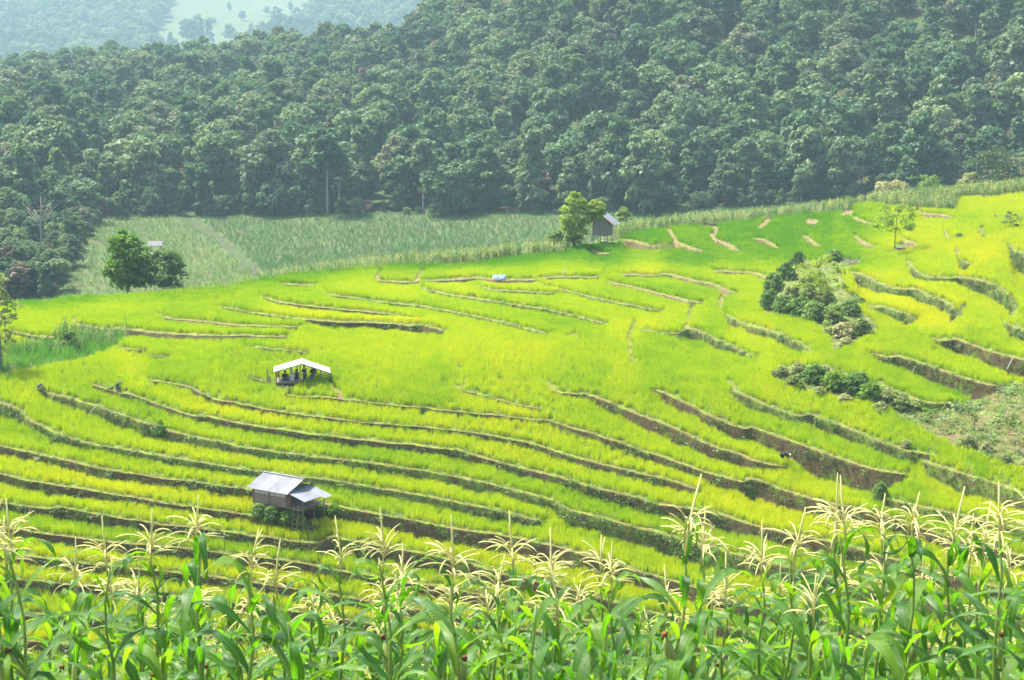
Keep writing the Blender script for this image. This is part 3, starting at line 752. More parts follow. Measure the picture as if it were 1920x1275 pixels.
o = scatter('fallow_weeds', p, rot, rng.uniform(0.5, 1.3, n), np.clip(rng.normal(0.45, 0.25, n), 0, 1), fallow_protos, 7)
tag(o, 'rough weeds and dry grass on the fallow slope at right', 'weeds')
# maize on the ridge and in the left patch, seen from afar
def maize_mesh(name, seed, leaves=9, h=1.7, tassel=True):
    r = np.random.default_rng(seed); V = []; Fc = []
    def quadstrip(P, W):
        b = len(V)
        for q, w in zip(P, W): V.extend([np.array(q) - w, np.array(q) + w])
        for s in range(len(P) - 1): Fc.append((b + 2 * s, b + 2 * s + 1, b + 2 * s + 3, b + 2 * s + 2))
    quadstrip([(0, 0, 0), (0, 0, h)], [np.array([0.018, 0, 0])] * 2)
    for k in range(leaves):
        z = h * (0.15 + 0.75 * k / leaves); a = (k % 2) * math.pi + r.normal(0, 0.5); L = r.uniform(0.5, 0.8)
        dx, dy = math.cos(a), math.sin(a); w = np.array([-dy, dx, 0]) * 0.045
        quadstrip([(0, 0, z), (dx * L * 0.3, dy * L * 0.3, z + 0.25), (dx * L * 0.7, dy * L * 0.7, z + 0.24), (dx * L, dy * L, z - 0.05)], [w * 0.7, w, w * 0.9, w * 0.1])
    if tassel:
        for k in range(5):
            a = r.uniform(0, 6.28); l = 0.22 if k else 0.0
            quadstrip([(0, 0, h), (math.cos(a) * l, math.sin(a) * l, h + 0.26)], [np.array([0.014, 0, 0])] * 2)
    return mesh_np(name, np.array(V), np.array(Fc), [M['cornfar']])
maize_protos = proto_collection('maize_far', [maize_mesh('maize_far_%d' % k, 80 + k) for k in range(5)])
mm = (lab != -2) & (mR | mM)
p, idx = sample_quads(TVf, QI[mm], np.full(mm.sum(), 4.0))
ok = (p[:, 2] < 0)
# some also stand behind the crest
extra = [back_ground(x, rng.uniform(0.2, 5)) for x in rng.uniform(300, 2040, 1500) if not (1085 < x < 1160)]
pe = np.array([tuple(e) for e in extra])
nb = len(p); p = np.concatenate([p, pe]); n = len(p)
pr = np.concatenate([QX[mm][idx], 960 + pe[:, 0] / pe[:, 1] * F])
s = rng.uniform(0.75, 1.08, n) * np.clip(0.5 + (pr - 420) / 800, 0.42, 1.0) * np.where(pr > 1150, 0.86, 1.0)
rot = np.stack([rng.normal(0, 0.08, n), rng.normal(0, 0.08, n), rng.uniform(0, 6.28, n)], 1)
o = scatter('ridge_maize', p, rot, s, np.clip(rng.normal(0.72, 0.28, n), 0, 1), maize_protos, 5)
tag(o, 'band of maize along the crest behind the rice terraces', 'maize')
# left patch: grass in front and maize behind
reed_protos = proto_collection('reed_clump', [blade_clump('reed_%d' % k, M['reed'], 14, 0.95, 0.25, 0.03, 0.5, 3, 90 + k) for k in range(4)])
ml = (lab == -1) & mL
p, idx = sample_quads(TVf, QI[ml], np.full(ml.sum(), 5.0)); n = len(p)
rot = np.stack([rng.normal(0, 0.1, n), rng.normal(0, 0.1, n), rng.uniform(0, 6.28, n)], 1)
o = scatter('tall_grass_patch', p, rot, rng.uniform(0.6, 1.2, n), np.clip(rng.normal(0.4, 0.25, n), 0, 1), reed_protos, 4)
tag(o, 'patch of tall dark green grass at the left edge of the terraces', 'grass')
p, idx = sample_quads(TVf, QI[ml], np.where(QY[ml] < 668 + (QX[ml] - 100) * -0.1, 2.2, 0.0)); n = len(p)
rot = np.stack([rng.normal(0, 0.1, n), rng.normal(0, 0.1, n), rng.uniform(0, 6.28, n)], 1)
o = scatter('maize_patch', p, rot, rng.uniform(0.6, 0.85, n), np.clip(rng.normal(0.5, 0.25, n), 0, 1), maize_protos, 5)
tag(o, 'small maize patch between the left terraces', 'maize')
yel_protos = proto_collection('yellow_clump', [blade_clump('yellow_%d' % k, M['bundgrass'], 14, 0.5, 0.2, 0.03, 0.6, 2, 95 + k) for k in range(3)])
my = (lab == -1) & mY
p, idx = sample_quads(TVf, QI[my], np.full(my.sum(), 6.0)); n = len(p)
rot = np.stack([0 * p[:, 0], 0 * p[:, 0], rng.uniform(0, 6.28, n)], 1)
o = scatter('yellowing_grass', p, rot, rng.uniform(0.6, 1.2, n), np.full(n, 0.4), yel_protos, 3)
tag(o, 'yellowing grass plot below the straw coloured bank', 'grass')
# ------------------------------------------------------------------ valley, forested hill, far hill
FAR = rbf([(-150,560,252),(0,560,255),(150,560,258),(300,540,262),(450,520,268),(600,500,285),(800,480,300),(1000,470,308),(1300,450,318),(1600,430,325),(1900,410,330),(2080,400,330),
 (-150,470,300),(0,470,305),(200,470,312),(400,470,322),(600,450,335),(800,440,345),
 (-150,405,350),(0,405,360),(200,405,378),(500,405,382),(800,400,378),(1000,396,374),(1300,392,368),(1600,380,362),(1900,360,358),(2080,350,355),
 (0,300,420),(500,300,430),(1000,280,425),(1500,260,405),(1900,240,395),(2080,230,392),(-150,300,415),
 (0,200,585),(500,190,560),(1000,160,482),(1500,130,455),(1900,110,440),(2080,100,438),(-150,200,590),
 (0,140,780),(500,110,720),(800,70,640),(1000,0,555),(1500,-40,530),(1900,-60,505),(1000,-140,640),(1900,-140,560),(2080,-140,560),(-150,140,790)], lam=0.01)
RIDGE = np.array([(-200,172),(0,166),(160,148),(270,150),(480,126),(740,106),(830,60),(890,10),(930,-60),(960,-140),(2100,-140)], float)
FXS = np.arange(-160, 2090, 10.0); FYS = np.arange(-140, 575, 6.0)
GX, GY = np.meshgrid(FXS, FYS, indexing='ij')
top = np.interp(GX, RIDGE[:, 0], RIDGE[:, 1])
GYc = np.maximum(GY, top)
GD = FAR(GX, GYc)
FV = P3(GX, GYc, GD)
beyond = np.maximum(0, top - GY)               # behind the crest the hill drops away
FV[..., 1] += beyond * 0.5; FV[..., 0] *= 1 + beyond * 0.5 / GD; FV[..., 2] -= beyond * 0.25
FV[..., 2] += (lattice_noise(FV[..., 0], FV[..., 1], 21, 14) - 0.5) * 1.2 * np.clip((GYc - 380) / -40, 0.15, 1)
fid = np.arange(GX.size).reshape(GX.shape)
FQ = np.stack([fid[:-1, :-1], fid[:-1, 1:], fid[1:, 1:], fid[1:, :-1]], -1)
fcx, fcy = (GX[:-1, :-1] + 5), (GY[:-1, :-1] + 3)
FOOT = np.array([(-200,420),(60,560),(95,560),(130,500),(170,425),(200,408),(330,404),(520,404),(700,402),(850,402),(1000,400),(1100,396),(1300,390),(1600,378),(1900,362),(2100,350)], float)
def is_field(x, y):
    f = np.interp(x, FOOT[:, 0], FOOT[:, 1])
    gul = dist_poly(x, y, [(352, 412), (400, 440), (440, 478), (480, 512)])
    return (y > f), gul
fieldm, gul = is_field(fcx, fcy)
mi = np.where(fieldm, np.where(gul < 8, 2, 1), 0)
valley = obj('forest_hill', mesh_np('forest_hill', FV.reshape(-1, 3), FQ.reshape(-1, 4), [M['forestfloor'], M['cornground'], M['forestfloor']], mi.ravel(), True))
valley['kind'] = 'structure'
FAR2 = rbf([(-150,180,1536),(0,175,1536),(500,140,1536),(900,120,1560),(-150,90,1824),(0,90,1824),(500,80,1777),(900,60,1728),(-150,0,2161),(0,0,2161),(500,0,2161),(900,0,2016),(-150,-160,2760),(500,-160,2880),(1000,-160,2639)], lam=0.01)
HXS = np.arange(-200, 1020, 12.0); HYS = np.arange(-170, 185, 8.0)
HX, HY = np.meshgrid(HXS, HYS, indexing='ij')
HD = FAR2(HX, HY); HV = P3(HX, HY, HD)
HV[..., 2] += (lattice_noise(HV[..., 0], HV[..., 1], 23, 30) - 0.5) * 2
FIELD2 = [(285,86),(305,30),(335,-10),(330,-170),(690,-170),(640,2),(600,12),(560,40),(500,70),(430,84)]
FIELD3 = [(300,96),(480,88),(640,74),(760,64),(745,82),(640,98),(470,112),(300,118)]
FIELD4 = [(770,20),(800,-20),(860,-40),(850,10),(820,16)]
hid = np.arange(HX.size).reshape(HX.shape)
HQ = np.stack([hid[:-1, :-1], hid[:-1, 1:], hid[1:, 1:], hid[1:, :-1]], -1)
hcx, hcy = HX[:-1, :-1] + 6, HY[:-1, :-1] + 4
fm2 = in_poly(hcx, hcy, FIELD2) | in_poly(hcx, hcy, FIELD3) | in_poly(hcx, hcy, FIELD4)
farhill = obj('far_hill', mesh_np('far_hill', HV.reshape(-1, 3), HQ.reshape(-1, 4), [M['forestfloor'], M['farfield']], fm2.astype(int).ravel(), True))
farhill['kind'] = 'structure'
def far_ground(px, py, which=1):
    f = FAR if which == 1 else FAR2
    d = float(f(np.array([px], float), np.array([py], float))[0])
    return Vector(P3(px, py, d).tolist())
# maize over the valley fields
fq = FQ[mi == 1]; fp, fi = sample_quads(FV.reshape(-1, 3), fq, np.full(len(fq), 2.0))
bx, by = fcx[mi == 1][fi], fcy[mi == 1][fi]
keep = (gul[mi == 1][fi] > 7) & (by > 380)
fp = fp[keep]; bx = bx[keep]; n = len(fp)
left_field = bx < np.interp(by[keep], (412, 440, 478, 512), (352, 400, 440, 480))
rot = np.stack([rng.normal(0, 0.35, n), rng.normal(0, 0.35, n), rng.uniform(0, 6.28, n)], 1)
tn = np.where(left_field, 0.48, 0.05) + rng.normal(0, 1, n) * np.where(left_field, 0.28, 0.14) + 0.3 * (lattice_noise(fp[:, 0], fp[:, 1], 31, 18) - 0.5)
o = scatter('valley_maize', fp, rot, rng.uniform(0.3, 0.6, n), np.clip(tn, 0, 1), maize_protos, 5)
tag(o, 'hazy maize fields in the valley behind the ridge', 'maize')

# ------------------------------------------------------------------ trees
M['crown_a'] = crown_mat('forest_leaves', (0.036, 0.088, 0.034), (0.070, 0.130, 0.050), (0.125, 0.175, 0.075))
M['crown_b'] = crown_mat('forest_leaves_warm', (0.060, 0.098, 0.044), (0.100, 0.132, 0.062), (0.165, 0.175, 0.095))
M['crown_c'] = crown_mat('forest_leaves_light', (0.065, 0.115, 0.045), (0.105, 0.165, 0.065), (0.17, 0.22, 0.09))
M['crown_dry'] = crown_mat('dry_leaves', (0.098, 0.070, 0.045), (0.140, 0.105, 0.070), (0.182, 0.140, 0.091), 0.15)
M['crown_bright'] = crown_mat('vivid_green_leaves', (0.040, 0.104, 0.012), (0.096, 0.176, 0.016), (0.208, 0.256, 0.024), 0.35)  # vivid green to yellow-green foliage, tone differs at random
M['crown_sun'] = crown_mat('bright_leaves', (0.07, 0.16, 0.012), (0.12, 0.21, 0.016), (0.22, 0.28, 0.022), 0.4)
M['crown_dark'] = crown_mat('dark_leaves', (0.04, 0.09, 0.022), (0.075, 0.14, 0.032), (0.15, 0.20, 0.055), 0.4)
M['crown_shrub'] = crown_mat('shrub_leaves', (0.06, 0.13, 0.025), (0.12, 0.20, 0.04), (0.25, 0.29, 0.085), 0.4)
M['crown_scrub'] = crown_mat('scrub_leaves', (0.12, 0.17, 0.04), (0.21, 0.24, 0.08), (0.33, 0.30, 0.15), 0.4)
M['bark'] = simple_mat('bark', (0.09, 0.07, 0.05), (0.20, 0.16, 0.12), 5, 0.9, 0.1, (1, 1, 0.25))
M['bark_pale'] = simple_mat('bark_pale', (0.17, 0.15, 0.12), (0.30, 0.27, 0.22), 4, 0.9, 0.1, (1, 1, 0.25))
def leaf_cards(C, N, size, r, asp=0.5, up=0.35):
    """rhombic leaf clumps at centres C with outward normals N"""
    n = len(C)
    N = N + r.normal(0, 0.55, (n, 3)) + np.array([0, 0, up]); N /= np.linalg.norm(N, axis=1)[:, None] + 1e-9
    T = np.cross(N, r.normal(0, 1, (n, 3))); T /= np.linalg.norm(T, axis=1)[:, None] + 1e-9
    B = np.cross(N, T)
    s = size * r.uniform(0.6, 1.35, n)[:, None]
    T = T * s; B = B * s * asp * r.uniform(0.7, 1.4, n)[:, None]
    bend = N * s * -0.22
    V = np.stack([C - T + bend, C - B, C + T * r.uniform(0.7, 1.1, n)[:, None] + bend, C + B], 1).reshape(-1, 3)
    Fc = np.arange(4 * n).reshape(n, 4)
    return V, Fc
def crown_mesh(name, mat, seed, w, h, lobes, per, size, z0=0.0, shape='round', asp=0.5, fill=0.8):
    """crown of many lobes inside an envelope w wide and h high whose base is at z0"""
    r = np.random.default_rng(seed)
    Cs, Ns = [], []
    for k in range(lobes):
        t = (k + 0.5) / lobes
        z = t
        if shape == 'round': rad = math.sin(math.pi * (0.18 + 0.74 * z)) ** 0.8
        elif shape == 'umbrella': rad = 0.35 + 0.65 * math.sin(math.pi * min(1, 0.25 + 0.6 * z))
        elif shape == 'column': rad = (0.75 + 0.35 * math.sin(5 * z + seed)) * (1 - 0.75 * max(0, z - 0.7) / 0.3)
        elif shape == 'cone': rad = 1.0 - 0.8 * z
        else: rad = math.sqrt(max(0.05, 1 - z * z))
        a = k * 2.399 + r.uniform(-0.5, 0.5)
        rr = rad * w / 2 * r.uniform(0.35, 0.85)
        c = np.array([math.cos(a) * rr, math.sin(a) * rr, z0 + h * (0.06 + 0.84 * z) + r.normal(0, 0.03 * h)])
        lr = (0.24 * w) * r.uniform(0.65, 1.2) * (0.75 + 0.4 * rad) * fill
        n = int(per * r.uniform(0.7, 1.3))
        u = r.normal(0, 1, (n, 3)); u[:, 2] = np.where(u[:, 2] < -0.4, -u[:, 2], u[:, 2])
        u /= np.linalg.norm(u, axis=1)[:, None]
        rad2 = lr * (0.55 + 0.5 * r.random(n)[:, None])
        Cs.append(c + u * rad2 * np.array([1, 1, 0.72])); Ns.append(u)
    V, Fc = leaf_cards(np.concatenate(Cs), np.concatenate(Ns), size, r, asp)
    return mesh_np(name, V, Fc, [mat])
def trunk_mesh(name, mat, seed, h, rad, top, spread=0.25, branches=5, lean=0.05):
    r = random.Random(seed); mb = MB()
    lx, ly = r.uniform(-lean, lean), r.uniform(-lean, lean)
    pt = lambda t: Vector((lx * h * t * t, ly * h * t * t, h * t))
    mb.tube([pt(0) - Vector((0, 0, 0.4)), pt(0.15), pt(0.5), pt(0.8), pt(1.0)], [rad * 1.3, rad, rad * 0.8, rad * 0.55, rad * 0.25], 6)
    for k in range(branches):
        t = r.uniform(0.45, 0.9); a = r.uniform(0, 6.28); L = spread * h * r.uniform(0.6, 1.2)
        p0 = pt(t); p2 = p0 + Vector((math.cos(a) * L, math.sin(a) * L, L * r.uniform(0.5, 1.1)))
        p1 = (p0 + p2) / 2 + Vector((0, 0, -0.08 * L))
        mb.tube([p0, p1, p2], [rad * 0.4, rad * 0.28, rad * 0.1], 4)
    return mb.mesh(name, mat, True)
VAR = []
specs = [  # crown material, width, height, base, shape, lobes, per, pale trunk
 ('crown_a', 8.5, 8.0, 5.0, 'round', 17, 82, 0), ('crown_a', 7.2, 9.5, 4.5, 'round', 18, 80, 0), ('crown_c', 8.0, 7.0, 6.0, 'umbrella', 15, 84, 1),
 ('crown_a', 6.0, 10.5, 3.0, 'column', 18, 74, 0), ('crown_b', 9.5, 8.0, 5.5, 'round', 19, 80, 0), ('crown_a', 5.5, 6.0, 9.5, 'umbrella', 12, 80, 1),
 ('crown_a', 10.0, 7.5, 4.5, 'umbrella', 19, 82, 0), ('crown_c', 6.5, 8.5, 3.0, 'cone', 16, 80, 0), ('crown_dry', 6.5, 7.0, 3.5, 'round', 14, 60, 1)]
for k, (mat, w, h, z0, sh, lo, pe, pale) in enumerate(specs):
    cm = crown_mesh('crown_%d' % k, M[mat], 200 + k, w * 1.12, h * 1.25, lo + 8, int(pe * 1.35), 0.47, max(1.2, z0 - h * 0.28), sh, 0.6, 0.8)
    tm = trunk_mesh('trunk_%d' % k, M['bark_pale' if pale else 'bark'], 300 + k, z0 + h * 0.7, 0.17, 0, 0.2, 6)
    VAR.append((cm, tm, z0 + h))
# positions: jittered rows on the hill, closest first
cand = []
r = np.random.default_rng(55)
seen = []
tries = 0
for d_t in np.arange(352, 860, 6.4):
    width = d_t * 1.0 / F * 2320
    for k in range(int(width / 7.4)):
        x = (-1160 + 2320 * (k + r.uniform(0, 1)) / int(width / 7.4)) / F * d_t
        y = d_t + r.uniform(-3.6, 3.6)
        cand.append((x, y))
cand = np.array(cand)
# invert the hill: world (x,y) -> photo row, by searching each photo column
def hill_z(x, y, f, ys):
    px = 960 + x / y * F * 1.0
    out = np.full(len(x), np.nan); oy = np.full(len(x), np.nan); opx = np.full(len(x), np.nan)
    prev = None
    for yy in ys:
        a, b, c = ray_np(0, yy)
        pxx = 960 + x / y * F * b
        d = f(pxx, np.full(len(x), yy))
        if prev is not None:
            m = np.isnan(out) & (prev <= y) & (d > y)
            t = np.where(m, (y - prev) / np.maximum(d - prev, 1e-6), 0)
            yyy = yy + 5 * (1 - t)
            _, b2, c2 = ray_np(0, yyy)
            out = np.where(m, c2 / b2 * y, out); oy = np.where(m, yyy, oy); opx = np.where(m, pxx, opx)
        prev = d
    return out, oy, opx
z, oy, opx = hill_z(cand[:, 0], cand[:, 1], FAR, np.arange(565, -145, -5.0))
rid = np.interp(opx, RIDGE[:, 0], RIDGE[:, 1])
ft = np.interp(opx, FOOT[:, 0], FOOT[:, 1])
ft = ft + 9 * smooth_noise(opx, 0 * opx, 61, 120)
ok = ~np.isnan(z) & (oy > rid - 2) & (oy < ft + 2)
T = np.stack([cand[ok, 0], cand[ok, 1], z[ok], opx[ok], oy[ok]], 1)
# keep clearings now and then
cl = lattice_noise(T[:, 0], T[:, 1], 41, 16)
T = T[(cl > 0.16) | (T[:, 4] > 380)]
# trees in the left gully, nearer than the hill foot
gul_pts = [(20,520),(60,535),(90,500),(30,470),(70,450),(110,440),(150,415),(15,430),(55,410),(100,400),(130,455),(0,490),(-30,450),(-60,500),(85,545),(40,560),(10,555),(-40,540),(120,420),(160,400)]
gt = []
for (x, y) in gul_pts:
    g = far_ground(x, y); gt.append((g.x, g.y, g.z, x, y))
T = np.concatenate([np.array(gt), T])
dist = np.linalg.norm(T[:, :3], axis=1)
T = T[np.argsort(dist)]
vis = (T[:, 3] > -20) & (T[:, 3] < 1945)
order = np.concatenate([np.where(vis)[0], np.where(~vis)[0]])
T = T[order]
N_IND = 285
kind_words = ['dark green broadleaf tree', 'tall dark green broadleaf tree', 'flat topped light green tree with pale trunk', 'slim columnar dark green tree', 'wide olive green tree', 'high crowned tree on a long pale trunk', 'broad spreading dark green tree', 'pale green tapering tree', 'dry brown half bare tree']
weights = np.array([0.17, 0.15, 0.13, 0.10, 0.12, 0.07, 0.12, 0.10, 0.04])
def zone(px, py):
    side = 'far left' if px < 300 else 'left' if px < 680 else 'middle' if px < 1060 else 'right' if px < 1500 else 'far right'
    return 'at the forest foot, ' + side if py > 372 else 'on the lower forest slope, ' + side
def place_tree(v, loc, s, rz, label, cat='tree', group=None, name='forest_tree', sz=None):
    cm, tm, H = VAR[v]
    e = empty(name, loc, rz); e.scale = (s, s, sz or s)
    tag(e, label, cat, group)
    obj('crown', cm, e); obj('trunk', tm, e)
    return e
tr = np.random.default_rng(77)
for k in range(N_IND):
    x, y, z_, px, py = T[k]
    v = int(tr.choice(9, p=weights))
    if py > 385 and tr.random() < 0.30 and 600 < px < 1000: v = 5
    if px < 180 and py > 400 and tr.random() < 0.4: v = 8
    s = tr.choice((0.55, 0.75, 0.9, 1.05, 1.3)) * tr.uniform(0.9, 1.1) * (0.72 if v == 8 else 1) * (0.62 if py > 420 else 1)
    w = zone(px, py)
    if py > 410 and px < 200: w = 'in the gully at the left edge'
    g = 'trees ' + w.split(',')[0]
    place_tree(v, (x, y, z_ - 0.3), s, tr.uniform(0, 6.28), ('small ' if s < 0.75 else 'large ' if s > 1.05 else '') + kind_words[v] + ' ' + w, 'tree', g, sz=s * tr.uniform(0.9, 1.15))
# the rest of the forest reads as one mass
tree_protos = []
for cm, tm, H in VAR:
    V1 = np.empty(len(cm.vertices) * 3, np.float32); cm.vertices.foreach_get('co', V1)
    V2 = np.empty(len(tm.vertices) * 3, np.float32); tm.vertices.foreach_get('co', V2)
    f1 = [tuple(p.vertices) for p in cm.polygons]; f2 = [tuple(i + len(V1) // 3 for i in p.vertices) for p in tm.polygons]
    me = bpy.data.meshes.new('forest_mass'); me.from_pydata(np.concatenate([V1, V2]).reshape(-1, 3).tolist(), [], f1 + f2)
    me.materials.append(cm.materials[0]); me.materials.append(tm.materials[0])
    me.polygons.foreach_set('material_index', np.array([0] * len(f1) + [1] * len(f2), np.int32)); me.update()
    tree_protos.append(me)
tree_coll = proto_collection('forest_mass_tree', tree_protos)
def tree_scatter(name, pts, smin, smax, label):
    n = len(pts)
    rot = np.stack([0 * pts[:, 0], 0 * pts[:, 0], rng.uniform(0, 6.28, n)], 1)
    o = scatter(name, pts, rot, rng.uniform(smin, smax, n), rng.random(n), tree_coll, 9)
    pk = rng.choice(9, n, p=weights).astype(np.int32)
    o.data.attributes['pick'].data.foreach_set('value', pk)
    tag(o, label, 'forest')
    return o
rest = T[N_IND:, :3].copy(); rest[:, 2] -= 0.3
tree_scatter('forest', rest, 0.55, 1.3, 'dense mixed forest covering the upper hill')
# understorey that closes the gaps low on the slope
us = []
for x in np.concatenate([np.arange(-100, 620, 9.0), np.arange(620, 960, 24.0), np.arange(960, 2040, 9.0)]):
    fy = float(np.interp(x, FOOT[:, 0], FOOT[:, 1]))
    g = far_ground(x + tr.uniform(-5, 5), min(fy, 430) - tr.uniform(-2, 16)); us.append((g.x, g.y, g.z - 1.6))
gp_ = []
GUL = [(-90,430),(20,400),(185,400),(176,428),(138,500),(104,562),(-90,572)]
while len(gp_) < 210:
    x, y = tr.uniform(-90, 186), tr.uniform(400, 570)
    if in_poly(np.array([x]), np.array([y]), GUL)[0]:
        g = far_ground(x, y); gp_.append((g.x, g.y, g.z - 1.3))
tree_scatter('gully_bushes', np.array(gp_), 0.28, 0.55, 'tangled bushes and dry brush filling the left gully')
tree_scatter('forest_edge_bushes', np.array(us), 0.25, 0.5, 'low bushes along the foot of the forest')
cand2 = []
for d_t in np.arange(1520, 2700, 15):
    nx = int(d_t * 1250 / F / 13.0)
    for k in range(nx):
        cand2.append(((-1120 + 1180 * (k + tr.random()) / nx) / F * d_t, d_t + tr.uniform(-4, 4)))
cand2 = np.array(cand2)
z2, oy2, op2 = hill_z(cand2[:, 0], cand2[:, 1], FAR2, np.arange(180, -170, -5.0))
rid2 = np.interp(op2, RIDGE[:, 0], RIDGE[:, 1])
ok = ~np.isnan(z2) & (oy2 < rid2 + 10)
fieldish = in_poly(op2, oy2 - 8, FIELD2) | in_poly(op2, oy2, FIELD3) | in_poly(op2, oy2, FIELD4)
ok &= ~fieldish
far_pts = np.stack([cand2[ok, 0], cand2[ok, 1], z2[ok] - 0.3], 1)
tree_scatter('far_forest', far_pts, 1.2, 2.0, 'pale hazy forest on the far hill')
for (x, y, v, s) in [(352,84,0,1.1),(372,82,1,1.2),(392,84,3,1.1),(430,80,0,0.8),(520,72,1,1.3),(540,74,0,1.0),(560,70,4,1.0),(585,60,0,1.0),(610,64,6,1.0),(470,78,7,0.9),(455,40,0,0.5),(500,30,4,0.45),(430,20,7,0.5),(545,22,1,0.5),(600,20,0,0.7),(625,30,4,0.8),(400,48,6,0.4)]:
    g = far_ground(x, y, 2)
    place_tree(v, g, s * 2.0, x * 0.7, kind_words[v] + ' in front of the pale far field', 'tree', 'trees before the far field')

# ------------------------------------------------------------------ haze
hz = MB().box((0, 1450, 10), (3600, 3040, 320))
hm, hnt, hout = new_mat('valley_haze')
pv = hnt.nodes.new('ShaderNodeVolumePrincipled')
pv.inputs['Color'].default_value = (0.50, 0.74, 0.82, 1)
pv.inputs['Density'].default_value = 0.0002
pv.inputs['Anisotropy'].default_value = 0.0
hnt.links.new(pv.outputs[0], hout.inputs['Volume'])
haze = hz.build('haze', hm)
tag(haze, 'pale humid haze filling the valley', 'haze', kind='stuff')
# ------------------------------------------------------------------ single trees and shrubs
def lone_tree(name, base, label, w, h, z0, shape, mat, seed, leaf=0.2, lobes=16, per=90, trunk_r=0.09, cat='tree', asp=0.5, bark='bark', extra=None, fill=0.8, group=None, branches=6, lean=0.05):
    e = empty(name, base, 0)
    tag(e, label, cat, group)
    obj('crown', crown_mesh('crown', M[mat], seed, w * 1.28, h, int(lobes * 1.7), int(per * 0.75), leaf * 0.85, z0, shape, asp, fill * 0.8), e)
    obj('trunk', trunk_mesh('trunk', M[bark], seed + 1, z0 + h * 0.75, trunk_r, 0, 0.22, branches, lean), e)
    if extra:
        (ox, oy, ww, hh, zz) = extra
        m2 = crown_mesh('side_crown', M[mat], seed + 5, ww, hh, max(7, lobes // 2), per, leaf, zz, 'round', asp, fill)
        m2.transform(Matrix.Translation((ox, oy, 0)))
        bm = bmesh.new(); bm.from_mesh(e.children[0].data); bm.from_mesh(m2); bm.to_mesh(e.children[0].data); bm.free()
    return e
b = ground(1077, 466); k = 1 / px_per_m(b)
lone_tree('bushy_tree', b, 'bushy sunlit tree with yellow green top beside the stilt hut', 46 * k, 104 * k, 5 * k, 'round', 'crown_sun', 400, 0.21, 30, 130, 0.16, fill=1.0, extra=(40 * k, 0.9, 40 * k, 36 * k, 52 * k))
b = back_ground(240, 7); k = 1 / px_per_m(b)
lone_tree('valley_tree', b, 'tall light green tree with yellowish top left of the far shelter', 74 * k, 118 * k, 6 * k, 'round', 'crown_sun', 410, 0.30, 26, 120, 0.15)
b = back_ground(310, 5.5); k = 1 / px_per_m(b)
lone_tree('valley_tree', b, 'dark green round tree right of the far shelter', 74 * k, 74 * k, 6 * k, 'round', 'crown_dark', 420, 0.28, 20, 110, 0.14)
b = ground(1677, 472); k = 1 / px_per_m(b)
lone_tree('slender_tree', b, 'slender tree with layered crown tinged yellow above the woodpile', 72 * k, 58 * k, 34 * k, 'umbrella', 'crown_sun', 430, 0.20, 13, 80, 0.07, branches=9, fill=0.62)
b = ground(1537, 580); k = 1 / px_per_m(b)
lone_tree('feathery_tree', b, 'small feathery leaved tree rising out of the shrub thicket', 88 * k, 72 * k, 28 * k, 'round', 'crown_sun', 440, 0.26, 15, 70, 0.06, asp=0.28, branches=10, fill=0.62)
for (x, off, w, h, lab_, mat, sd) in [
  (1862, 12, 76, 78, 'large dark olive tree behind the maize at the right edge', 'crown_b', 450), (1912, 10, 60, 52, 'brownish olive tree at the right frame edge behind the maize', 'crown_b', 456),
  (1822, 13, 40, 36, 'low olive bush left of the large dark tree on the right', 'crown_scrub', 459), (1740, 24, 54, 58, 'pale green small tree standing behind the right maize band', 'crown_shrub', 462),
  (1170, 9, 34, 34, 'round grey green bush behind the stilt hut roof', 'crown_shrub', 466), (1045, 5, 38, 34, 'leafy bush at the left of the bushy tree', 'crown_shrub', 470),
  (1670, 12, 60, 30, 'low pale bush behind the maize left of the small tree', 'crown_scrub', 474)]:
    b = back_ground(x, off); k = 1 / px_per_m(b)
    up = 14 if off > 8 else 4
    lone_tree('ridge_tree' if h > 45 else 'ridge_bush', b, lab_, w * k, (h + up) * k, 3 * k, 'round', mat, sd, 0.24, 16, 100, 0.12, cat='tree' if h > 45 else 'bush')
b = ground(2, 690); k = 1 / px_per_m(b)
lone_tree('edge_tree', b, 'thin pale leaved tree cut off by the left frame edge', 66 * k, 150 * k, 40 * k, 'round', 'crown_scrub', 480, 0.2, 22, 60, 0.10, fill=0.7)
b = ground(1893, 430); k = 1 / px_per_m(b)
lone_tree('sapling', b, 'small dark leaved sapling among the upper right paddies', 34 * k, 30 * k, 5 * k, 'round', 'crown_dark', 484, 0.16, 8, 50, 0.03)
b = far_ground(78, 470); 
e = empty('bare_tree', b); tag(e, 'bare whitish dead tree standing in the left gully', 'tree')
obj('trunk', trunk_mesh('dead_trunk', M['bark_pale'], 490, 9.5, 0.22, 0, 0.3, 16, 0.05), e)
b = ground(1826, 808); e = empty('withered_sapling', b); tag(e, 'withered brown sapling on the fallow slope', 'sapling')
obj('trunk', trunk_mesh('withered_trunk', M['bark'], 492, 1.3, 0.06, 0, 0.25, 6, 0.15), e)
obj('crown', crown_mesh('withered_crown', M['crown_scrub'], 493, 0.7, 0.9, 5, 16, 0.14, 0.7, 'round', 0.4), e)

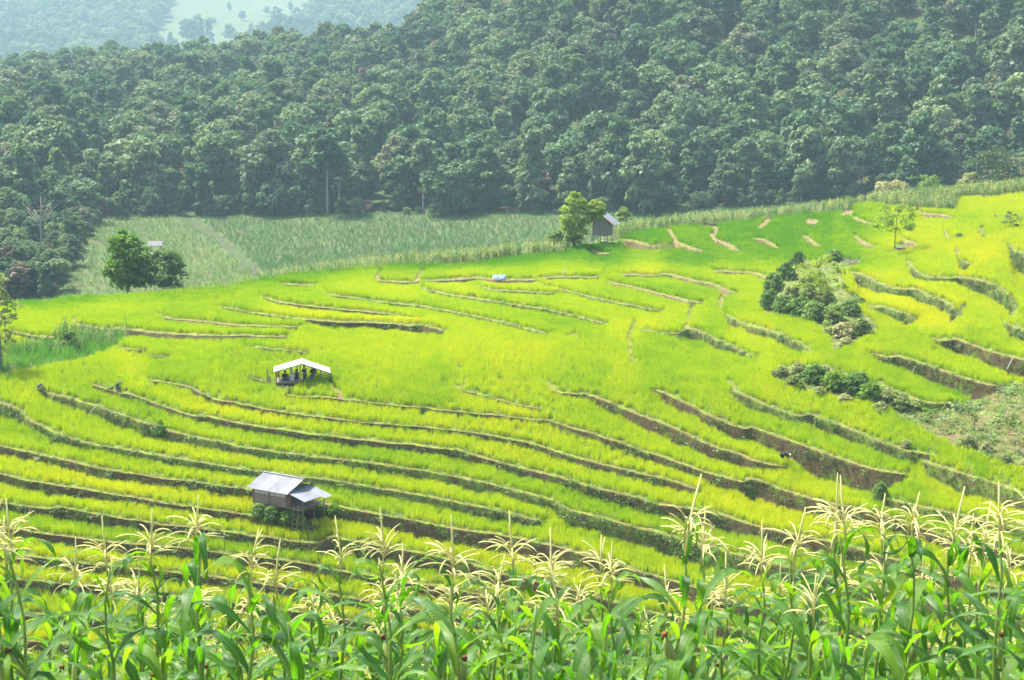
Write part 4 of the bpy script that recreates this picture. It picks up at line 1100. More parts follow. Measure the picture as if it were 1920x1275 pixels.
SHRUBS = [crown_mesh('shrub_foliage_%d' % k, M[m], 500 + k, 2.2, 1.55, 22, 60, 0.15, 0.0, 'dome', 0.42, 0.85) for k, m in enumerate(('crown_shrub', 'crown_shrub', 'crown_sun', 'crown_scrub', 'crown_bright'))]
SHRUB_STEM = trunk_mesh('shrub_stem', M['bark'], 520, 1.1, 0.04, 0, 0.4, 7, 0.1)
def shrub(x, y, w, h, v, label, group=None, name='shrub'):
    b = ground(x, y); k = 1 / px_per_m(b)
    e = empty(name, b - Vector((0, 0, 0.05)), x * 1.7)
    e.scale = (w * k / 2.45, w * k / 2.45, h * k / 1.75)
    tag(e, label, 'shrub', group)
    obj('foliage', SHRUBS[v], e); obj('stem', SHRUB_STEM, e)
NTH = 'first second third fourth fifth sixth seventh eighth ninth tenth eleventh'.split()
gA = 'shrubs of the thicket round the feathery tree'
for q_, (x, y, w, h, v) in enumerate(sorted([(1442,580,46,42,0),(1466,592,50,46,1),(1498,596,54,44,0),(1530,604,58,44,1),(1562,606,54,40,0),(1592,590,50,34,1),(1450,548,44,44,1),(1476,524,44,38,0),(1546,576,50,40,1),(1514,560,44,34,1),(1610,574,36,20,0)])):
    shrub(x, y, w, h, v, NTH[q_] + ' dense green shrub from the left in the thicket round the feathery tree', gA)
for q_, (x, y, w, h, v) in enumerate(sorted([(1516,538,46,30,3),(1490,556,44,30,3),(1580,632,54,30,3),(1612,626,56,32,3),(1588,650,40,20,3),(1560,628,36,20,3)])):
    shrub(x, y, w, h, v, NTH[q_] + ' pale straggling shrub from the left in the thicket round the feathery tree', gA)
shrub(1497, 500, 32, 34, 1, 'pointed dark shrub at the upper end of the thicket')
shrub(1562, 490, 46, 26, 1, 'dark shrub behind the feathery tree beside the dry brush')
gB = 'shrubs on the bank below the thicket'
for q_, (x, y, w, h, v) in enumerate(sorted([(1530,718,58,40,0),(1565,732,58,42,2),(1600,740,58,42,0),(1632,752,56,40,2),(1610,722,45,30,1)])):
    shrub(x, y, w, h, v, NTH[q_] + ' green shrub from the left on the rough bank above the bending farmer', gB)
for q_, (x, y, w, h, v) in enumerate(sorted([(1464,714,44,32,3),(1500,708,50,32,3),(1488,728,45,26,3),(1548,704,45,22,3),(1662,760,50,34,3),(1692,768,48,28,3),(1714,770,38,20,3),(1650,772,40,20,3),(1585,756,40,20,3),(1535,742,40,20,3)])):
    shrub(x, y, w, h, v, NTH[q_] + ' pale scrubby shrub from the left on the rough bank above the farmer', gB)
shrub(127, 652, 44, 38, 4, 'bright green creeper covered bush beside the left maize patch')
shrub(300, 816, 34, 24, 4, 'small bright bush on the bank left of the pavilion')
shrub(1799, 449, 22, 14, 0, 'tiny shrub among the upper right paddies')
shrub(1652, 936, 34, 38, 0, 'upright green bush at the end of the tall bank right of the farmer')
shrub(1268, 640, 22, 14, 2, 'little bush at the bend of the grassy bank')
shrub(1700, 838, 30, 16, 3, 'low pale shrub below the fallow slope')
for (x, y, w, h) in [(1815,838,34,26),(1850,846,30,20),(1885,868,34,20)]:
    shrub(x, y, w, h, 3, 'low shrub along the lower edge of the fallow slope', 'shrubs below the fallow slope')
for (x, y, w, h, v) in [(488,970,40,32,1),(514,976,44,34,1),(542,982,42,32,2),(560,986,34,26,2)]:
    shrub(x, y, w, h, v, 'dark weedy shrub under the front wall of the tin roofed hut', 'weeds round the tin roofed hut')
for (x, y, w, h, v) in [(606,972,34,32,1),(626,966,32,26,2),(592,962,30,26,1)]:
    shrub(x, y, w, h, v, 'broad leaved shrub under the porch end of the tin roofed hut', 'weeds round the tin roofed hut')
# ------------------------------------------------------------------ building materials
M['tin'] = simple_mat('galvanised_tin', (0.13, 0.14, 0.155), (0.17, 0.18, 0.195), 1.6, 0.75, 0.12, None, 0.003)
M['tin_old'] = simple_mat('weathered_tin', (0.105, 0.11, 0.118), (0.16, 0.165, 0.175), 2.2, 0.8, 0.1, None, 0.003)
M['white_sheet'] = simple_mat('white_roof_sheet', (0.28, 0.28, 0.28), (0.34, 0.34, 0.335), 2, 0.5, 0.3, None, 0.003)
M['plank'] = simple_mat('weathered_plank', (0.12, 0.095, 0.07), (0.28, 0.22, 0.17), 6, 0.85, 0.1, (0.5, 6, 6))
M['plank_grey'] = simple_mat('grey_plank', (0.11, 0.10, 0.09), (0.24, 0.22, 0.20), 6, 0.85, 0.1, (0.5, 6, 6))
M['pole'] = simple_mat('wood_pole', (0.10, 0.075, 0.05), (0.24, 0.19, 0.13), 7, 0.85, 0.1, (4, 4, 0.6))
M['pale_board'] = simple_mat('pale_board', (0.26, 0.27, 0.26), (0.40, 0.41, 0.40), 5, 0.7, 0.2, (0.6, 4, 4))
M['thatch_grey'] = simple_mat('grey_roofing', (0.09, 0.09, 0.095), (0.15, 0.15, 0.155), 3, 0.8, 0.2)
M['rust'] = simple_mat('rusty_edge', (0.30, 0.14, 0.08), (0.42, 0.24, 0.16), 4, 0.8, 0.2)
M['stone'] = simple_mat('field_stone', (0.06, 0.052, 0.045), (0.15, 0.13, 0.115), 4, 0.9, 0.15, None, 0.02)
M['white_pipe'] = simple_mat('white_plastic', (0.34, 0.35, 0.36), (0.48, 0.48, 0.48), 4, 0.5, 0.3)
M['tarp'] = simple_mat('blue_tarpaulin', (0.06, 0.13, 0.26), (0.16, 0.21, 0.28), 2.5, 0.5, 0.3, None, 0.04)
def sheet(name, parent, mat, p0, u, v, pitch=0.16, amp=0.012, nv=3):
    """corrugated sheet spanned by u (across the ribs) and v (along the ribs) from p0"""
    p0, u, v = Vector(p0), Vector(u), Vector(v)
    n = u.cross(v).normalized(); n = n if n.z > 0 else -n
    k = max(4, int(u.length / pitch * 4))
    V = []; Fc = []
    for i in range(k + 1):
        for j in range(nv):
            V.append(p0 + u * (i / k) + v * (j / (nv - 1)) + n * amp * math.sin(2 * math.pi * i / 4))
    m = len(V)
    V += [q - n * 0.012 for q in V]
    for i in range(k):
        for j in range(nv - 1):
            a = i * nv + j
            Fc.append((a, a + nv, a + nv + 1, a + 1)); Fc.append((m + a, m + a + 1, m + a + nv + 1, m + a + nv))
    for i in range(k):
        for j in (0, nv - 1):
            a = i * nv + j; Fc.append((a, a + nv, m + a + nv, m + a))
    for j in range(nv - 1):
        for i in (0, k):
            a = i * nv + j; Fc.append((a, a + 1, m + a + 1, m + a))
    return obj(name, mesh_list(name, V, Fc, [mat]), parent)
def beam(name, parent, mat, a, b, w=0.06, h=None, round_=False):
    mb = MB()
    a, b = Vector(a), Vector(b)
    if round_: mb.tube([a, (a + b) / 2 + Vector((random.uniform(-1, 1), random.uniform(-1, 1), 0)) * 0.012, b], [w / 2, w / 2 * 0.95, w / 2 * 0.85], 7)
    else:
        d = b - a
        R = d.to_track_quat('X', 'Z').to_matrix()
        mb.box((a + b) / 2, (d.length, w, h or w), R)
    return mb.build(name, mat, parent)

# ------------------------------------------------------------------ tin roofed hut on the lower terraces
pr = Vector(P3(532, 891, 116.3).tolist())
PHI = math.radians(32)
hut = empty('tin_roofed_hut', (pr.x, pr.y, pr.z - 2.65), -PHI)
tag(hut, 'weathered plank hut on stilts with grey tin roof and ladder', 'hut')
zr, ze, zf = 2.65, 1.92, 0.78                # ridge, eave, floor
for i in range(4):
    x0 = -1.95 + i * 0.975
    sheet('roof_sheet', hut, M['tin' if i % 2 else 'tin_old'], (x0, 0.03, zr + 0.004 * (i % 2)), (0.99, 0, 0.0), (0, -2.05, -0.74))
    sheet('roof_sheet', hut, M['tin'], (x0, -0.03, zr + 0.004 * (i % 2)), (0.99, 0, 0.0), (0, 1.45, -0.62))
beam('ridge_cap', hut, M['tin'], (-1.97, 0, zr + 0.025), (1.97, 0, zr + 0.025), 0.16, 0.03)
wy, wx0, wx1, wf = -1.62, -1.62, 1.55, 1.1
for i in range(5):                           # front boards
    z = zf + 0.06 + i * 0.125
    beam('board', hut, M['plank'], (wx0, wy + random.uniform(-0.01, 0.01), z), (wx1, wy, z + random.uniform(-0.012, 0.012)), 0.025, 0.115)
for i in range(6):                           # pale panels under the eave
    x0 = wx0 + 0.12 + i * 0.5
    beam('pale_panel', hut, M['pale_board'], (x0, wy - 0.005, zf + 0.86), (x0 + 0.46, wy - 0.005, zf + 0.86), 0.02, 0.30)
beam('wall_rail', hut, M['plank'], (wx0, wy - 0.02, zf + 1.07), (wx1, wy - 0.02, zf + 1.07), 0.05, 0.07)
beam('wall_rail', hut, M['plank'], (wx0, wy - 0.02, zf + 0.68), (wx1, wy - 0.02, zf + 0.68), 0.04, 0.05)
for x in (wx0, -0.1, wx1):
    beam('wall_post', hut, M['pole'], (x, wy - 0.05, zf - 0.1), (x, wy - 0.05, ze + 0.08), 0.07, round_=True)
for i in range(9):                           # gable and back boards
    z = zf + 0.06 + i * 0.125
    beam('board', hut, M['plank'], (wx0 - 0.012, wy, z), (wx0 - 0.012, wf, z), 0.022, 0.115)
    beam('board', hut, M['plank'], (wx0, wf, z), (wx1, wf, z), 0.022, 0.115)
    if i < 9: beam('board', hut, M['plank'], (wx1 + 0.012, wy, z), (wx1 + 0.012, wy + 0.55, z), 0.022, 0.115)
beam('floor', hut, M['plank'], (wx0, -0.26, zf - 0.03), (wx1 + 1.2, -0.26, zf - 0.03), 2.75, 0.05)
for x in (wx0 + 0.05, 0, wx1):
    for y in (wy + 0.08, wf - 0.08):
        beam('stilt', hut, M['pole'], (x, y, -0.5), (x, y, zf - 0.03), 0.11, round_=True)
for y in (wy, wf):
    beam('rafter', hut, M['plank'], (wx1 + 0.38, 0, zr - 0.05), (wx1 + 0.38, y * (1.2 if y < 0 else 1.25), zr - 0.05 - (0.70 if y < 0 else 0.58)), 0.05, 0.07)
# porch
for i in range(3):
    y0 = -1.75 + i * 0.93
    sheet('porch_sheet', hut, M['tin_old' if i % 2 else 'tin'], (wx1 + 0.12, y0, 1.98 + 0.10 * i * 0 + 0.004 * (i % 2)), (0, 0.95, 0.0), (1.75 + (0.35 if i == 2 else 0), 0, -0.48 - (0.09 if i == 2 else 0)))
for (x, y) in ((wx1 + 1.45, -1.5), (wx1 + 1.45, -0.2), (wx1 + 1.5, 0.95)):
    beam('porch_post', hut, M['pole'], (x, y, -0.9), (x, y, 1.52), 0.08, round_=True)
beam('porch_rail', hut, M['pole'], (wx1 + 1.45, -1.55, 0.72), (wx1 + 1.45, 1.0, 0.72), 0.06, round_=True)
beam('porch_rail', hut, M['pole'], (wx1 + 0.1, -1.52, 0.72), (wx1 + 1.5, -1.52, 0.72), 0.06, round_=True)
lad = empty('ladder', (0, 0, 0)); lad.parent = hut
for x in (wx1 + 0.75, wx1 + 1.2):
    beam('ladder_rail', lad, M['pole'], (x, -2.0, -0.95), (x, -1.62, 1.15), 0.06, round_=True)
for i in range(5):
    z = -0.6 + i * 0.33
    beam('rung', lad, M['pole'], (wx1 + 0.62, -1.95 + (z + 0.95) * 0.18, z), (wx1 + 1.34, -1.95 + (z + 0.95) * 0.18, z), 0.045, round_=True)
rb = MB().box((0.75, wy - 0.05, zf - 0.06), (0.14, 0.1, 0.1)); rb.build('red_rag', simple_mat('red_cloth', (0.45, 0.12, 0.12), (0.6, 0.3, 0.3), 9), hut)

# ------------------------------------------------------------------ open pavilion
gp = ground(567, 718)
pav = empty('open_pavilion', gp, math.radians(8))
tag(pav, 'open sided field shelter with white gabled roof sheltering people', 'pavilion')
apex, le, re = 1.96, 1.30, 1.06
hd = 1.15
for (xa, za, nm) in ((-2.45, le, 'left'), (2.45, re, 'right')):
    s = sheet('roof_sheet', pav, M['white_sheet'], (0, -hd, apex), (0, 2 * hd, 0), (xa, 0, za - apex), 0.2, 0.008)
beam('roof_edge', pav, M['pole'], (0, -hd + 0.03, apex - 0.05), (-2.4, -hd + 0.03, le - 0.05), 0.06, 0.07)
beam('roof_edge', pav, M['pole'], (0, -hd + 0.03, apex - 0.05), (2.4, -hd + 0.03, re - 0.05), 0.06, 0.07)
beam('ridge_beam', pav, M['pole'], (0, -hd, apex - 0.09), (0, hd, apex - 0.09), 0.07, 0.08)
for (x, y, h_, lean_) in ((-2.25, -0.9, 1.28, 0), (-2.05, 0.9, 1.33, 0), (-0.18, -0.95, 1.86, 0), (-0.42, 0.9, 1.80, 0), (1.22, 0.9, 1.42, 0), (1.60, -0.9, 1.28, -0.12)):
    beam('post', pav, M['pole'], (x - lean_, y, -0.15), (x, y, h_), 0.12, round_=True)
for i in range(7):
    beam('platform_board', pav, M['plank'], (-2.3, -0.92 + i * 0.27, 0.30), (-0.12, -0.92 + i * 0.27, 0.30), 0.25, 0.04)
beam('platform_beam', pav, M['pole'], (-2.4, -1.02, 0.25), (-0.1, -1.02, 0.25), 0.07, 0.09)
beam('platform_beam', pav, M['pole'], (-2.3, -1.08, 0.10), (-2.3, 0.9, 0.10), 0.08, 0.09)
for x in (-2.2, -1.1, -0.2):
    beam('platform_leg', pav, M['pole'], (x, -0.95, -0.45), (x, -0.95, 0.27), 0.10, round_=True)
hat = obj('hanging_cloth', MB().tube([(-0.95, -0.5, 1.55), (-0.95, -0.5, 1.3), (-0.93, -0.5, 1.0)], [0.05, 0.13, 0.08], 8).mesh('hanging_cloth', M['pale_board'], True), pav)
for (x, y, h_) in ((503, 719, 27), (507, 722, 18)):
    b = ground(x, y); st = beam('fence_stake', None, M['pole'], (b.x, b.y, b.z - 0.2), (b.x - 0.06, b.y, b.z + h_ / px_per_m(b)), 0.13, round_=True)
    tag(st, 'tall weathered stake left of the pavilion' if h_ > 20 else 'short leaning stake left of the pavilion', 'stake')
for (x, y, h_, lb) in ((873, 493, 10, 'short white stake at the maize edge on the plateau'), (1055, 520, 16, 'leaning white stake on the plateau bund'), (1516, 412, 30, 'thin pole with a white rag before the ridge maize')):
    b = ground(x, y); k = 1 / px_per_m(b)
    st = empty('marker_pole', b); tag(st, lb, 'pole')
    beam('shaft', st, M['white_pipe'] if h_ < 20 else M['pole'], (0, 0, -0.2), (0.3 if h_ == 16 else 0.04, 0, h_ * k), 0.12 if h_ < 20 else 0.06, round_=True)
    if h_ > 20:
        obj('rag', MB().box((0.08, 0, h_ * k - 0.35), (0.28, 0.03, 0.6)).mesh('rag', M['white_pipe']), st)

# ------------------------------------------------------------------ stilt hut on the ridge
g = ground(1130, 455); k = 1 / px_per_m(g)
uh = empty('stilt_hut', g, math.radians(-27))
tag(uh, 'grey wooden stilt hut half hidden behind the bushy tree', 'hut')
W, Wz0, Wz1 = 1.12, 15 * k, 43 * k
dep = 1.7
for i in range(9):
    z = Wz0 + 0.09 + i * (Wz1 - Wz0) / 9
    hh = (Wz1 - Wz0) / 9 * 0.92
    beam('board', uh, M['plank_grey'], (-W, -dep / 2, z), (W, -dep / 2 + random.uniform(-0.01, 0.01), z), 0.03, hh)
    for sx in (-1, 1): beam('board', uh, M['plank_grey'], (sx * W, -dep / 2, z), (sx * W, dep / 2, z), 0.03, hh)
    beam('board', uh, M['plank_grey'], (-W, dep / 2, z), (W, dep / 2, z), 0.03, hh)
gz = 57 * k
gab = MB(); gab.add([(-W, -dep / 2, Wz1), (W, -dep / 2, Wz1), (0, -dep / 2, gz - 0.1), (-W, -dep / 2 + 0.03, Wz1), (W, -dep / 2 + 0.03, Wz1), (0, -dep / 2 + 0.03, gz - 0.1)], [(0, 1, 2), (5, 4, 3), (0, 3, 4, 1), (1, 4, 5, 2), (2, 5, 3, 0)])
gab.build('gable', M['plank_grey'], uh)
for sx in (-1, 1):
    for i in range(2):
        sheet('roof_sheet', uh, M['tin'] if sx > 0 else M['thatch_grey'], (0, -dep / 2 - 0.3 + i * 1.15, gz + 0.004 * i), (0, 1.17, 0), (sx * 2.15, 0, -21 * k), 0.2, 0.01)
    beam('barge_board', uh, M['rust'], (0, -dep / 2 - 0.31, gz - 0.06), (sx * 2.12, -dep / 2 - 0.31, gz - 0.06 - 21 * k), 0.03, 0.10)
for x in (-W + 0.08, 0, W - 0.08):
    for y in (-dep / 2 + 0.06, dep / 2 - 0.06):
        beam('stilt', uh, M['plank_grey'], (x, y, -0.4), (x, y, Wz0), 0.14, round_=True)
beam('sill_beam', uh, M['plank_grey'], (-W - 0.1, -dep / 2 - 0.04, Wz0), (W + 0.1, -dep / 2 - 0.04, Wz0), 0.08, 0.14)
for x in (-W + 0.05, -0.1, W - 0.05): beam('wall_post', uh, M['plank_grey'], (x, -dep / 2 - 0.03, Wz0), (x, -dep / 2 - 0.03, Wz1), 0.06, 0.06)
# shelter in the valley
g = far_ground(293, 490)
sh = empty('field_shelter', g, 0.1); tag(sh, 'distant thatched shelter on posts in the valley maize', 'shelter')
kk = 1 / px_per_m(g)
for sy, sh_ in ((-1, 1), (1, 1)):
    sheet('roof_sheet', sh, M['thatch_grey'], (-13 * kk, 0, 38 * kk), (26 * kk, 0, 0), (0, sy * 1.3, -7 * kk), 0.3, 0.01)
for x in (-9, 9):
    for y in (-0.9, 0.9): beam('post', sh, M['plank_grey'], (x * kk, y, -0.3), (x * kk, y, 34 * kk), 0.16, round_=True)
beam('floor', sh, M['plank_grey'], (-14 * kk, 0, 15 * kk), (10 * kk, 0, 15 * kk), 2.0, 0.12)

# ------------------------------------------------------------------ stones, wood, tarpaulin, pipes
def stone_mesh(seed):
    r = np.random.default_rng(seed); bm = bmesh.new()
    bmesh.ops.create_icosphere(bm, subdivisions=1, radius=0.5)
    for v in bm.verts: v.co *= r.uniform(0.72, 1.12)
    me = bpy.data.meshes.new('stone'); bm.to_mesh(me); bm.free(); me.materials.append(M['stone'])
    for p in me.polygons: p.use_smooth = False
    return me
STONES = [stone_mesh(k) for k in range(4)]
def stone_pile(x, y, wpx, hpx, n, label, seed):
    b = ground(x, y); k = 1 / px_per_m(b); e = empty('stone_pile', b); tag(e, label, 'stones')
    r = random.Random(seed)
    for i in range(n):
        t = r.random(); u = r.gauss(0, 0.33)
        obj('stone', STONES[i % 4], e, (u * wpx * k, r.uniform(-0.5, 0.4), (1 - min(1, abs(u) * 1.6)) * t * hpx * k + 0.05), (r.uniform(0, 6), r.uniform(0, 6), r.uniform(0, 6)), (r.uniform(0.2, 0.45), r.uniform(0.2, 0.45), r.uniform(0.15, 0.3)))
stone_pile(78, 738, 30, 20, 26, 'heap of dark stones at the tip of the left terrace', 1)
stone_pile(222, 730, 26, 14, 18, 'heap of reddish stones on the bund left of the pavilion', 2)
stone_pile(535, 732, 46, 8, 20, 'loose stones under the pavilion platform', 3)
stone_pile(1862, 411, 22, 8, 9, 'dark stones in the upper right paddy', 4)
b = ground(1700, 470); wp = empty('woodpile', b, 0.1); tag(wp, 'stack of cut logs beside the slender tree', 'woodpile')
r = random.Random(5)
for i in range(22):
    z = 0.08 + (i // 8) * 0.15; y = -0.5 + (i % 8) * 0.14
    beam('log', wp, M['pole'], (-1.35 + r.uniform(-0.2, 0.2), y, z), (1.2 + r.uniform(-0.3, 0.3), y + r.uniform(-0.1, 0.1), z + r.uniform(-0.05, 0.1)), 0.13, round_=True)
b = ground(1595, 495); bp = empty('brush_pile', b); tag(bp, 'pile of dry brushwood behind the feathery tree', 'brushwood')
for i in range(30):
    a = r.uniform(0, 6.28); L = r.uniform(0.5, 1.2)
    beam('branch', bp, M['bark_pale'], (r.uniform(-1.1, 1.1), r.uniform(-0.5, 0.5), r.uniform(0, 0.3)), (r.uniform(-1.3, 1.3), r.uniform(-0.6, 0.6), r.uniform(0.2, 0.75)), 0.04, round_=True)
b = ground(936, 525); k = 1 / px_per_m(b)
V = []; Fc = []
for i in range(9):
    for j in range(5):
        V.append(((i / 8 - 0.5) * 24 * k, -0.35 + j * 0.14, 0.12 + 0.12 * j + 0.08 * math.sin(i * 2.1 + j)))
for i in range(8):
    for j in range(4): Fc.append((i * 5 + j, (i + 1) * 5 + j, (i + 1) * 5 + j + 1, i * 5 + j + 1))
tp = obj('tarpaulin', mesh_list('tarpaulin', V, Fc, [M['tarp']], True), None, b)
tp.modifiers.new('thickness', 'SOLIDIFY').thickness = 0.02
tag(tp, 'crumpled pale blue tarpaulin on the plateau bund', 'tarpaulin')
for (x0, y0, x1, y1, lb) in ((1717, 686, 1708, 701, 'white plastic pipe on the tall bank below the right rice plot'), (1898, 672, 1887, 693, 'white plastic pipe on the bank at the right frame edge'), (178, 764, 167, 778, 'white plastic pipe on the grassy bank at the left'), (1784, 577, 1778, 588, 'thin white pipe on the curved upper right bank')):
    a, b = ground(x0, y0), ground(x1, y1)
    off = Vector((0, -0.14, 0.05))
    st = beam('water_pipe', None, M['white_pipe'], a + off, b + off, 0.09, round_=True); tag(st, lb, 'pipe')

# ------------------------------------------------------------------ people
def flat(name, c, rough=0.8):
    return simple_mat(name, tuple(v * 0.85 for v in c), tuple(min(1, v * 1.15) for v in c), 9, rough, 0.15, None, 0.004)
SKIN = flat('skin', (0.30, 0.17, 0.11)); HAIR = flat('hair', (0.012, 0.010, 0.009)); NAVY = flat('navy_cloth', (0.010, 0.016, 0.032)); BLACK = flat('black_cloth', (0.010, 0.010, 0.012))
DENIM = flat('denim', (0.03, 0.06, 0.13)); GREYC = flat('light_grey_cloth', (0.42, 0.42, 0.42)); SLATE = flat('slate_cloth', (0.045, 0.055, 0.065))
def skin_mesh(name, pts, edges, rads, mat, root=0, sub=1):
    me = bpy.data.meshes.new(name); me.from_pydata([tuple(p) for p in pts], edges, [])
    o = bpy.data.objects.new(name, me); col.objects.link(o)
    o.modifiers.new('skin', 'SKIN'); s = o.modifiers.new('sub', 'SUBSURF'); s.levels = sub; s.render_levels = sub
    if not me.skin_vertices: me.skin_vertices.new()
    sv = me.skin_vertices[0].data
    for i, r_ in enumerate(rads):
        sv[i].radius = r_ if hasattr(r_, '__len__') else (r_, r_); sv[i].use_root = (i == root)
    dg = bpy.context.evaluated_depsgraph_get(); dg.update()
    out = bpy.data.meshes.new_from_object(o.evaluated_get(dg))
    bpy.data.objects.remove(o); out.materials.clear(); out.materials.append(mat)
    for p in out.polygons: p.use_smooth = True
    return out
def person(loc, rz, J, label, shirt, trousers, scale=1.0, group=None, hat=None):
    """J: joint positions; x right, y forward (where the person faces), z up, metres"""
    e = empty('person', loc, rz); e.scale = (scale,) * 3
    tag(e, label, 'person', group)
    n = ['pelvis', 'waist', 'chest', 'neck', 'head', 'crown', 'shL', 'elL', 'haL', 'shR', 'elR', 'haR', 'hipL', 'knL', 'anL', 'toL', 'hipR', 'knR', 'anR', 'toR']
    rad = dict(pelvis=0.135, waist=0.115, chest=0.135, neck=0.055, head=0.085, crown=0.07, shL=0.065, shR=0.065, elL=0.045, elR=0.045, haL=0.032, haR=0.032, hipL=0.085, hipR=0.085, knL=0.06, knR=0.06, anL=0.04, anR=0.04, toL=0.035, toR=0.035)
    ed = [('pelvis', 'waist'), ('waist', 'chest'), ('chest', 'neck'), ('neck', 'head'), ('head', 'crown'), ('chest', 'shL'), ('shL', 'elL'), ('elL', 'haL'), ('chest', 'shR'), ('shR', 'elR'), ('elR', 'haR'), ('pelvis', 'hipL'), ('hipL', 'knL'), ('knL', 'anL'), ('anL', 'toL'), ('pelvis', 'hipR'), ('hipR', 'knR'), ('knR', 'anR'), ('anR', 'toR')]
    pts = [Vector(J[k_]) for k_ in n]; rr = [rad[k_] for k_ in n]; E = [(n.index(a), n.index(b)) for a, b in ed]
    for side in ('L', 'R'):                  # fingers and thumb
        h_, el = Vector(J['ha' + side]), Vector(J['el' + side]); d = (h_ - el).normalized(); q = d.cross(Vector((0, 1, 0.3))).normalized()
        for f in range(5):
            tip = h_ + d * (0.10 if f else 0.06) * (1 - 0.06 * abs(f - 2)) + q * (f - 2) * 0.022
            pts.append(tip); rr.append(0.010); E.append((n.index('ha' + side), len(pts) - 1))
    obj('body', skin_mesh('body', pts, E, rr, SKIN), e)
    sn = ['pelvis', 'waist', 'chest', 'shL', 'elL', 'shR', 'elR']
    sr = dict(pelvis=0.15, waist=0.135, chest=0.155, shL=0.085, shR=0.085, elL=0.062, elR=0.062)
    obj('shirt', skin_mesh('shirt', [J[k_] for k_ in sn], [(0, 1), (1, 2), (2, 3), (3, 4), (2, 5), (5, 6)], [sr[k_] for k_ in sn], shirt), e)
    tn_ = ['pelvis', 'hipL', 'knL', 'anL', 'hipR', 'knR', 'anR']
    trr = dict(pelvis=0.155, hipL=0.10, hipR=0.10, knL=0.078, knR=0.078, anL=0.062, anR=0.062)
    obj('trousers', skin_mesh('trousers', [J[k_] for k_ in tn_], [(0, 1), (1, 2), (2, 3), (0, 4), (4, 5), (5, 6)], [trr[k_] for k_ in tn_], trousers), e)
    c = (Vector(J['head']) + Vector(J['crown'])) / 2; up = (Vector(J['crown']) - Vector(J['head'])).normalized()
    back = Vector((0, -1, 0)) * 0.028
    hm_ = MB().tube([c - up * 0.06 + back * 1.3, c + back, c + up * 0.07 + back * 0.6, c + up * 0.125], [0.085, 0.105, 0.088, 0.02], 10).mesh('hair', HAIR, True)
    obj('hair', hm_, e)
    fc = c + Vector((0, 0.088, -0.03))
    obj('nose', MB().tube([fc + Vector((0, -0.02, 0.03)), fc + Vector((0, 0.012, -0.005))], [0.008, 0.016], 5).mesh('nose', SKIN, True), e)
    for s_ in (-1, 1): obj('eye', MB().box(fc + Vector((s_ * 0.032, -0.012, 0.035)), (0.024, 0.012, 0.01)).mesh('eye', HAIR), e)
    if hat is not None:
        obj('hat', MB().tube([c + up * 0.02, c + up * 0.03, c + up * 0.06, c + up * 0.14, c + up * 0.16], [0.18, 0.18, 0.10, 0.09, 0.01], 12).mesh('hat', hat, True), e)
    return e
def stand(dx=0.0, arms='down', head_tilt=0.0):
    J = dict(pelvis=(0, 0, 0.92), waist=(0, 0, 1.08), chest=(0, 0, 1.30), neck=(0, 0.01, 1.46), head=(0, 0.03 + head_tilt * 0.5, 1.56), crown=(0, 0.03 + head_tilt, 1.65), shL=(-0.19, 0, 1.38), shR=(0.19, 0, 1.38),
             hipL=(-0.09, 0, 0.86), knL=(-0.10, 0.03, 0.48), anL=(-0.10, 0, 0.08), toL=(-0.12, 0.15, 0.04), hipR=(0.09, 0, 0.86), knR=(0.10, 0.02, 0.48), anR=(0.11, -0.03, 0.08), toR=(0.14, 0.12, 0.04))
    if arms == 'hold':
        J.update(elL=(-0.24, 0.05, 1.12), haL=(-0.10, 0.27, 1.14), elR=(0.24, 0.05, 1.12), haR=(0.10, 0.27, 1.16))
    elif arms == 'one':
        J.update(elL=(-0.24, 0.10, 1.14), haL=(-0.16, 0.36, 1.20), elR=(0.25, 0, 1.10), haR=(0.26, 0.05, 0.84))
    else:
        J.update(elL=(-0.26, -0.02, 1.10), haL=(-0.27, 0.04, 0.84), elR=(0.26, -0.02, 1.10), haR=(0.27, 0.04, 0.84))
    return J
def sit(spread=0.12, arms=0):
    J = dict(pelvis=(0, 0, 0.13), waist=(0, -0.02, 0.28), chest=(0, 0.0, 0.48), neck=(0, 0.03, 0.63), head=(0, 0.06, 0.73), crown=(0, 0.06, 0.82), shL=(-0.18, 0, 0.56), shR=(0.18, 0, 0.56), elL=(-0.24, 0.08, 0.30), haL=(-0.14, 0.28, 0.22), elR=(0.24, 0.08, 0.30), haR=(0.12, 0.28, 0.22),
             hipL=(-0.09, 0.03, 0.11), knL=(-0.09 - spread, 0.42, 0.20), anL=(0.02, 0.46, 0.06), toL=(0.10, 0.50, 0.05), hipR=(0.09, 0.03, 0.11), knR=(0.09 + spread, 0.40, 0.18), anR=(-0.04, 0.40, 0.05), toR=(-0.12, 0.44, 0.05))
    return J
def pav_pt(x, y, z): return pav.matrix_basis @ Vector((x, y, z))
person(pav_pt(0.20, -0.55, -0.02), math.radians(55), stand(arms='hold', head_tilt=0.03), 'person in a black shirt standing at the centre post of the pavilion', BLACK, SLATE, 1.0)
person(pav_pt(0.86, -0.55, -0.05), math.radians(70), stand(arms='one', head_tilt=0.02), 'person in dark jeans with a backpack standing under the right roof half', NAVY, DENIM, 0.97)
pk = person
bpk = obj('backpack', MB().add([], []).tube([(0, -0.14, 1.02), (0, -0.20, 1.06), (0, -0.22, 1.22), (0, -0.19, 1.38), (0, -0.14, 1.42)], [0.08, 0.15, 0.16, 0.14, 0.07], 10).mesh('backpack', flat('backpack_cloth', (0.02, 0.035, 0.07)), True), None, pav_pt(0.86, -0.55, -0.05), (0, 0, math.radians(70)))
tag(bpk, 'navy backpack worn by the standing person on the right', 'backpack')
person(pav_pt(-1.50, -0.45, 0.32), math.radians(0), sit(), 'person in a black top and blue jeans sitting with back turned', BLACK, DENIM, 1.05)
